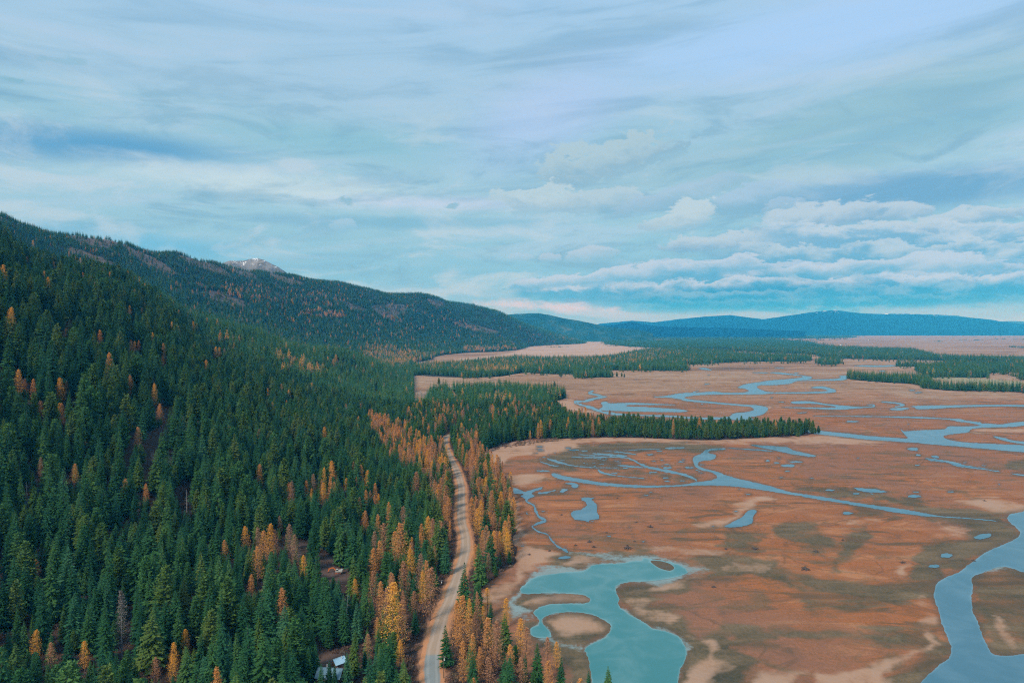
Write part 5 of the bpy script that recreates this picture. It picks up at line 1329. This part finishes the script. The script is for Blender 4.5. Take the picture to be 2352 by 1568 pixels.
for k in range(400):
    if len(sn_l) >= 16: break
    yy = rng.uniform(330, 1100); xx = rng.uniform(-.72, -.16) * yy; zz = float(zat(xx, yy)); hh_ = rng.uniform(17, 25)
    a_, b_ = project(xx, yy, zz + hh_)
    if a_ < 10 or b_ > 1500 or free(np.array([xx]), np.array([yy]))[0] == False: continue
    if any(math.hypot(xx - q[0], yy - q[1]) < 45 for q in sn_l): continue
    sn_l.append((xx, yy, zz, hh_, 'snag', 0))
TONES['snag'] = ['bare grey']
snm = [trunk_mesh('snag', 25, .26, M_SNAG, 34, 70 + q) for q in range(3)]
for q, (t, lb) in enumerate(zip(sn_l, label_trees(sn_l, 'snag'))):
    o = link('dead_snag', snm[q % 3]); o.location = t[:3]; o.scale = (1, 1, t[3] / 25); o.rotation_euler = (rng.normal(0, .05), rng.normal(0, .05), rng.uniform(0, 6)); tag(o, lb, 'dead tree', 'bare grey snags')
for i, (a_, b_) in enumerate(((962, 915), (969, 917), (976, 914), (966, 911), (972, 920))):
    x, y, z = hit(a_, b_)
    V, Fs = [], []; rr = random.Random(50 + i)
    tube(V, Fs, [(0, 0, -1), (0, 0, 6), (.4, 0, 17)], [.3, .22, .05], 6)
    for q in range(60):
        zz = rr.uniform(4, 15); a2 = rr.uniform(0, 6.28); L_ = rr.uniform(2, 4.5) * (1.15 - zz / 18)
        tube(V, Fs, [(0, 0, zz), (math.cos(a2) * L_ * .5, math.sin(a2) * L_ * .5, zz + L_ * .6), (math.cos(a2) * L_, math.sin(a2) * L_, zz + L_ * 1.3)], [.13, .09, .04], 3)
    o = link('bare_aspen', mesh_np('aspen', np.array(V), np.array(Fs), plain('pale_bark', G(.42, .4, .38)) if i == 0 else bpy.data.materials['pale_bark'], True, 3)); o.location = (x, y, z)
    tag(o, ['leftmost pale leafless aspen by the field house', 'middle pale leafless aspen by the field house', 'rightmost pale leafless aspen by the field house', 'farthest back leafless aspen by the field house', 'frontmost leafless aspen by the field house'][i], 'aspen', 'leafless aspens by the field house')

# ------------------------------------------------------------------ boxes and bars
class MB:
    def __init__(s): s.bm = bmesh.new()
    def box(s, cx, cy, cz, sx, sy, sz, rz=0., ry=0., bev=0.):
        r = bmesh.ops.create_cube(s.bm, size=1)['verts']
        bmesh.ops.scale(s.bm, vec=(sx, sy, sz), verts=r)
        if bev:
            ed = list({e for v in r for e in v.link_edges}); q = bmesh.ops.bevel(s.bm, geom=ed, offset=bev, segments=2, affect='EDGES'); r = list({v for f in q['faces'] for v in f.verts} | {v for v in r if v.is_valid})
            r = [v for v in r if v.is_valid]
        from mathutils import Matrix
        if ry: bmesh.ops.rotate(s.bm, cent=(0, 0, 0), matrix=Matrix.Rotation(ry, 3, 'Y'), verts=r)
        if rz: bmesh.ops.rotate(s.bm, cent=(0, 0, 0), matrix=Matrix.Rotation(rz, 3, 'Z'), verts=r)
        bmesh.ops.translate(s.bm, vec=(cx, cy, cz), verts=r); return s
    def poly(s, pts, y0, y1):
        """extrude an x-z outline along y"""
        a = [s.bm.verts.new((p[0], y0, p[1])) for p in pts]; b = [s.bm.verts.new((p[0], y1, p[1])) for p in pts]
        s.bm.faces.new(a); s.bm.faces.new(b[::-1])
        for i in range(len(pts)): s.bm.faces.new((a[i - 1], a[i], b[i], b[i - 1]))
        bmesh.ops.recalc_face_normals(s.bm, faces=s.bm.faces); return s
    def cyl(s, p, q, r, n=10, r2=None):
        p, q = Vector(p), Vector(q); d = q - p
        vs = bmesh.ops.create_cone(s.bm, cap_ends=True, segments=n, radius1=r, radius2=r if r2 is None else r2, depth=d.length)['verts']
        bmesh.ops.rotate(s.bm, cent=(0, 0, 0), matrix=d.to_track_quat('Z', 'Y').to_matrix(), verts=vs); bmesh.ops.translate(s.bm, vec=(p + q) / 2, verts=vs); return s
    def build(s, name, mat, parent=None):
        me = bpy.data.meshes.new(name); s.bm.to_mesh(me); s.bm.free(); me.materials.append(mat); return link(name, me, parent)
M_LOGW = plain('log_wall', G(.2, .095, .05), .85, 0, .4, 3)
M_ROOFA = plain('pale_metal_roof', G(.42, .62, .72), .35, .3, .2, .7)
M_ROOFB = plain('steel_blue_roof', G(.14, .24, .29), .4, .3, .3, .7)
M_TRIM = plain('white_trim', G(.7, .7, .68), .6); M_GLASS = plain('dark_glass', G(.03, .04, .05), .1); M_DOOR = plain('red_door', G(.3, .06, .04), .6)
def empty(name, loc, rz=0.):
    e = bpy.data.objects.new(name, None); COL.objects.link(e); e.location = loc; e.rotation_euler = (0, 0, rz); return e
def cabin(name, loc, rz, L_, Wd, hw, hr, wallm, roofm, label, cat, over=.5, chim=True, ribs=True):
    e = empty(name, loc, rz)
    w = MB().poly([(-Wd / 2, -1), (Wd / 2, -1), (Wd / 2, hw), (0, hw + hr - .12), (-Wd / 2, hw)], -L_ / 2, L_ / 2).build('wall', wallm, e)
    r = MB(); sl = math.hypot(Wd / 2 + over, hr * (1 + 2 * over / Wd)); an = math.atan2(hr, Wd / 2)
    for sg in (-1, 1):
        cx = sg * (Wd / 2 + over) / 2; cz = hw + hr / 2 - hr * over / Wd + .06
        r.box(cx, 0, cz + .08, sl, L_ + 2 * over, .12, 0, sg * an)
        if ribs:
            k = int(L_ / .9)
            for i in range(k + 1): r.box(cx, -L_ / 2 - over + .1 + i * (L_ + 2 * over - .2) / k, cz + .17, sl - .05, .06, .07, 0, sg * an)
    rf = r.build('roof', roofm, e)
    MB().box(0, 0, hw + hr + .17, .35, L_ + 2 * over, .1).build('ridge_cap', roofm, rf)
    if chim: MB().cyl((Wd * .2, L_ * .2, hw + hr * .4), (Wd * .2, L_ * .2, hw + hr + .9), .16).build('chimney', M_TRIM, rf)
    d = MB().box(0.3, -L_ / 2 - .04, 1.0, 1.0, .1, 2.1).build('door', M_DOOR, e); MB().box(.65, -L_ / 2 - .12, 1.0, .08, .08, .08).build('handle', M_TRIM, d)
    for xw in (-Wd * .3,):
        f = MB().box(xw, -L_ / 2 - .04, 1.5, 1.2, .1, 1.1).build('window', M_TRIM, e); MB().box(xw, -L_ / 2 - .1, 1.5, 1.0, .04, .9).build('pane', M_GLASS, f)
    for yw in (-L_ * .25, L_ * .25):
        for sg in (-1, 1):
            f = MB().box(sg * (Wd / 2 + .03), yw, 1.5, .1, 1.2, 1.1).build('window', M_TRIM, e); MB().box(sg * (Wd / 2 + .09), yw, 1.5, .04, 1.0, .9).build('pane', M_GLASS, f)
    return tag(e, label, cat)
cabin('small_cabin', (CAB_A[0], CAB_A[1], CAB_A[2]), math.radians(-48), 4.6, 4.4, 2.4, 1.5, M_LOGW, M_ROOFA, 'small brown cabin with pale blue metal roof behind the long shed', 'cabin', .5)
cabin('long_cabin', (CAB_B[0], CAB_B[1], CAB_B[2]), math.radians(84), 10.0, 7.0, 2.6, 2.4, M_LOGW, M_ROOFB, 'long red-brown shed with steel blue metal roof by bottom trees', 'shed', .6)
cabin('field_house', (HOUSE[0], HOUSE[1], HOUSE[2]), math.radians(20), 12.0, 9.0, 3.4, 3.4, plain('tan_wall', G(.42, .33, .26)), plain('brown_roof', G(.3, .24, .2)), 'small tan house at the edge of the field clearing', 'house', .6)
FB = [((1914 + 285 * .186, 727.3 + 497 * .186), 'white farmhouse at the front of the middle tree band'), ((1914 + 90 * .186, 727.3 + 352 * .186), 'white farmhouse in the small grove left on far plain'),
      ((1914 + 430 * .186, 727.3 + 292 * .186), 'pale barn beside the lone round tree on far plain'), ((1914 + 1300 * .186, 727.3 + 246 * .186), 'tiny white farmhouse among the farthest groves'),
      ((1071.9 + 1990 * .26, 719.7 + 245 * .26), 'tiny white farmhouse behind the long dark woods')]
wht = plain('white_wall', G(.75, .75, .73)); gry = plain('grey_roof', G(.45, .46, .48))
for (a_, b_), lb in FB:
    x, y, z = hit(a_, b_); CLEARS = None
    cabin('farmhouse', (x, y - 10, z), rng.uniform(-1, 1), 22.0, 12.0, 6.0, 4.0, wht, gry, lb, 'farmhouse', .8, False, False)['group'] = 'farm buildings on the far plain'

# ------------------------------------------------------------------ excavator
def excavator(loc, rz):
    e = empty('excavator', loc, rz)
    OR = plain('orange_paint', G(.68, .17, .03), .45, 0, .3, 1.5); CRM = plain('cream_paint', G(.62, .6, .52), .45, 0, .3, 1.5); DK = plain('track_steel', G(.09, .06, .05), .8)
    for sg in (-1, 1):
        m = MB().poly([(-2.0, .25), (-1.6, 0), (1.6, 0), (2.0, .25), (2.0, .65), (1.6, .9), (-1.6, .9), (-2.0, .65)], sg * 1.25 - .3, sg * 1.25 + .3)
        for i in range(12): m.box(-1.55 + i * .28, sg * 1.25, .93, .12, .64, .07)
        tr = m.build('track', DK, e)
        w = MB()
        for i in range(5): w.cyl((-1.4 + i * .7, sg * 1.25 - .33, .42), (-1.4 + i * .7, sg * 1.25 + .33, .42), .26)
        w.build('roller', OR, tr)
    MB().cyl((0, 0, .8), (0, 0, 1.15), .75, 16).build('turntable', DK, e)
    MB().poly([(-1.0, 1.15), (2.1, 1.15), (2.35, 1.5), (2.3, 2.1), (1.2, 2.3), (-.9, 2.1)], -1.25, .35).build('body', CRM, e)
    MB().box(.2, 1.0, 1.5, 2.2, .5, .7, 0, 0, .06).build('side_box', CRM, e)
    MB().poly([(1.4, 1.1), (2.35, 1.1), (2.65, 1.4), (2.6, 2.2), (1.9, 2.35), (1.4, 2.3)], -1.4, 1.3).build('counterweight', CRM, e)
    c = MB().poly([(-1.5, 1.2), (.1, 1.2), (.1, 2.9), (-.15, 3.0), (-1.1, 3.0), (-1.5, 2.3)], -1.35, -.35).build('cab', CRM, e)
    MB().poly([(-1.42, 1.9), (-.75, 1.9), (-.75, 2.85), (-1.08, 2.85), (-1.42, 2.3)], -1.385, -.315).build('window', M_GLASS, c)
    MB().box(-.3, -.85, 2.35, .6, 1.04, .8).build('rear_window', M_GLASS, c)
    MB().poly([(-1.2, 1.5), (-1.0, 1.9), (-2.6, 3.5), (-3.9, 3.75), (-5.3, 3.0), (-5.2, 2.7), (-3.9, 3.25), (-2.8, 3.05), (-1.5, 1.5)], -.2, .25).build('boom', OR, e)
    MB().poly([(-5.7, 3.4), (-5.1, 3.0), (-5.5, 1.8), (-6.3, .9), (-6.5, 1.05), (-5.95, 2.1)], -.17, .2).build('arm', OR, e)
    b = MB().poly([(-6.6, 1.2), (-6.1, .9), (-6.0, .35), (-6.4, .05), (-7.1, .05), (-7.2, .25), (-6.7, .5)], -.5, .5).build('bucket', DK, e)
    t = MB()
    for i in range(4): t.box(-7.2, -.38 + i * .25, .13, .25, .08, .06)
    t.build('teeth', DK, b)
    m = MB(); m.cyl((-1.4, .0, 1.5), (-2.9, .0, 2.95), .09).cyl((-3.8, .02, 3.9), (-5.5, .02, 3.4), .08); m.build('cylinder', DK, e)
    return tag(e, 'orange tracked excavator with cream cab in forest clearing', 'excavator')
ex = excavator(EXC, math.radians(4)); ex.scale = (1.0, 1.0, 1.0)

# ------------------------------------------------------------------ utility poles, log, stumps
def pole(loc, h, label):
    e = empty('utility_pole', loc)
    PW = plain('pole_wood', G(.12, .085, .065)) if 'pole_wood' not in bpy.data.materials else bpy.data.materials['pole_wood']
    MB().cyl((0, 0, -1), (0, 0, h), .17, 8, .11).build('pole', PW, e)
    a = MB().box(0, 0, h - .9, 2.3, .12, .14).build('crossarm', PW, e)
    for xx in (-1.0, 0.0 + .35, 1.0): MB().cyl((xx, 0, h - .83), (xx, 0, h - .6), .06).build('insulator', M_TRIM, a)
    MB().cyl((.35, 0, h - 2.3), (.35, 0, h - 1.5), .22, 10).build('transformer', M_TRIM, e)
    return tag(e, label, 'utility pole', 'utility poles along the road')
pole(POLE1, 10, 'wooden utility pole right of the paved road at the bottom')
pole(POLE2, 11.5, 'wooden utility pole left of the gravel road among larches')
x, y, z = hit(168, 1300)
o = MB().cyl((-4.5, -1, .5), (4.5, 1, 1.4), .3, 8, .16).build('fallen_log', M_SNAG); o.location = (x, y, z + .3); o.rotation_euler = (0, -.25, 0); tag(o, 'pale fallen log lying in the slope clearing', 'log')
STUMPS = [('6', a_, b_, s_) for a_, b_, s_ in ((462, 578, .9), (625, 738, 1.3), (650, 768, 1.3), (850, 775, 2.0), (543, 757, .9), (725, 683, .7), (985, 650, 1.7), (903, 623, .9), (893, 735, .8), (1430, 780, 1.0), (1600, 780, 1.8), (1357, 1003, 1.0), (272, 812, .8), (790, 480, .7), (390, 790, .9))] + \
         [('7', a_, b_, s_) for a_, b_, s_ in ((490, 795, 1.2), (425, 900, 2.0), (1000, 860, 1.2), (645, 728, 1.0), (1415, 848, .9), (1480, 495, .9))]
SLB = ['beside the inlet left of the pear-shaped pond', 'below the pear-shaped pond, upper of a close pair', 'below the pear-shaped pond, lower of a close pair', 'largest root mass above the turquoise lake', 'left of the close pair above the turquoise lake',
       'on bare mud below the pear-shaped pond', 'wide root mass on the central orange flat', 'small, left of the wide root mass on central flat', 'small, above the largest root mass', 'at the right end of the pale sand line',
       'long, below the triangular pond', 'alone on the orange patch right of the lake', 'on the tan beach left of the thin creek', 'tiny, above right of the pear-shaped pond', 'where the thin creek nears the lake',
       'in the middle of the orange flat', 'large, on the edge of the dark mud band', 'on the pale patch near the right river', 'small, on the dark seam of the orange flat', "on the right river's inner bank", "on the pale sand near the right river's top bend"]
for i, (k, a_, b_, s_) in enumerate(STUMPS):
    (p0, p1), = cv(k, [(a_, b_)]); x, y = ground(p0, p1); rr = random.Random(i + 5)
    V, Fs = [], []
    tube(V, Fs, [(0, 0, -.2), (0, 0, .4), (rr.uniform(-.2, .2), 0, rr.uniform(.8, 1.3))], [.7, .42, .32], 8)
    V.append((0, 0, 1.05)); 
    for q in range(9):
        a2 = q * .7 + rr.uniform(-.2, .2); L_ = rr.uniform(1.0, 2.2)
        tube(V, Fs, [(0, 0, .35), (math.cos(a2) * L_ * .5, math.sin(a2) * L_ * .5, rr.uniform(.3, .7)), (math.cos(a2) * L_, math.sin(a2) * L_, rr.uniform(-.1, .5))], [.22, .15, .05], 5)
    o = link('tree_stump', mesh_np('stump', np.array(V), np.array(Fs), M_STUMP, True, 3)); o.location = (x, y, 0); o.scale = (s_, s_, s_ * .9); o.rotation_euler = (0, 0, rr.uniform(0, 6))
    tag(o, 'dark weathered stump ' + SLB[i], 'stump', 'weathered stumps on the marsh')

# ------------------------------------------------------------------ haze
def haze():
    w = 1.12 * 34500
    me = bpy.data.meshes.new('haze'); x0, x1, y0, y1, z0, z1 = -w, w, -400, 34500, -4.0, 1150.0
    vs = [(x, y, z) for x in (x0, x1) for y in (y0, y1) for z in (z0, z1)]
    me.from_pydata(vs, [], [(0, 1, 3, 2), (4, 6, 7, 5), (0, 4, 5, 1), (2, 3, 7, 6), (0, 2, 6, 4), (1, 5, 7, 3)]); me.update()
    m = bpy.data.materials.new('haze'); m.use_nodes = True; t = m.node_tree; t.nodes.clear()
    v = t.nodes.new('ShaderNodeVolumePrincipled'); v.inputs['Density'].default_value = 5.2e-5; v.inputs['Color'].default_value = (.05, .5, 1.0, 1); v.inputs['Absorption Color'].default_value = (1, 1, 1, 1); v.inputs['Anisotropy'].default_value = 0.0
    o = t.nodes.new('ShaderNodeOutputMaterial'); t.links.new(v.outputs[0], o.inputs['Volume']); me.materials.append(m)
    tag(link('haze', me), kind='stuff')
haze()
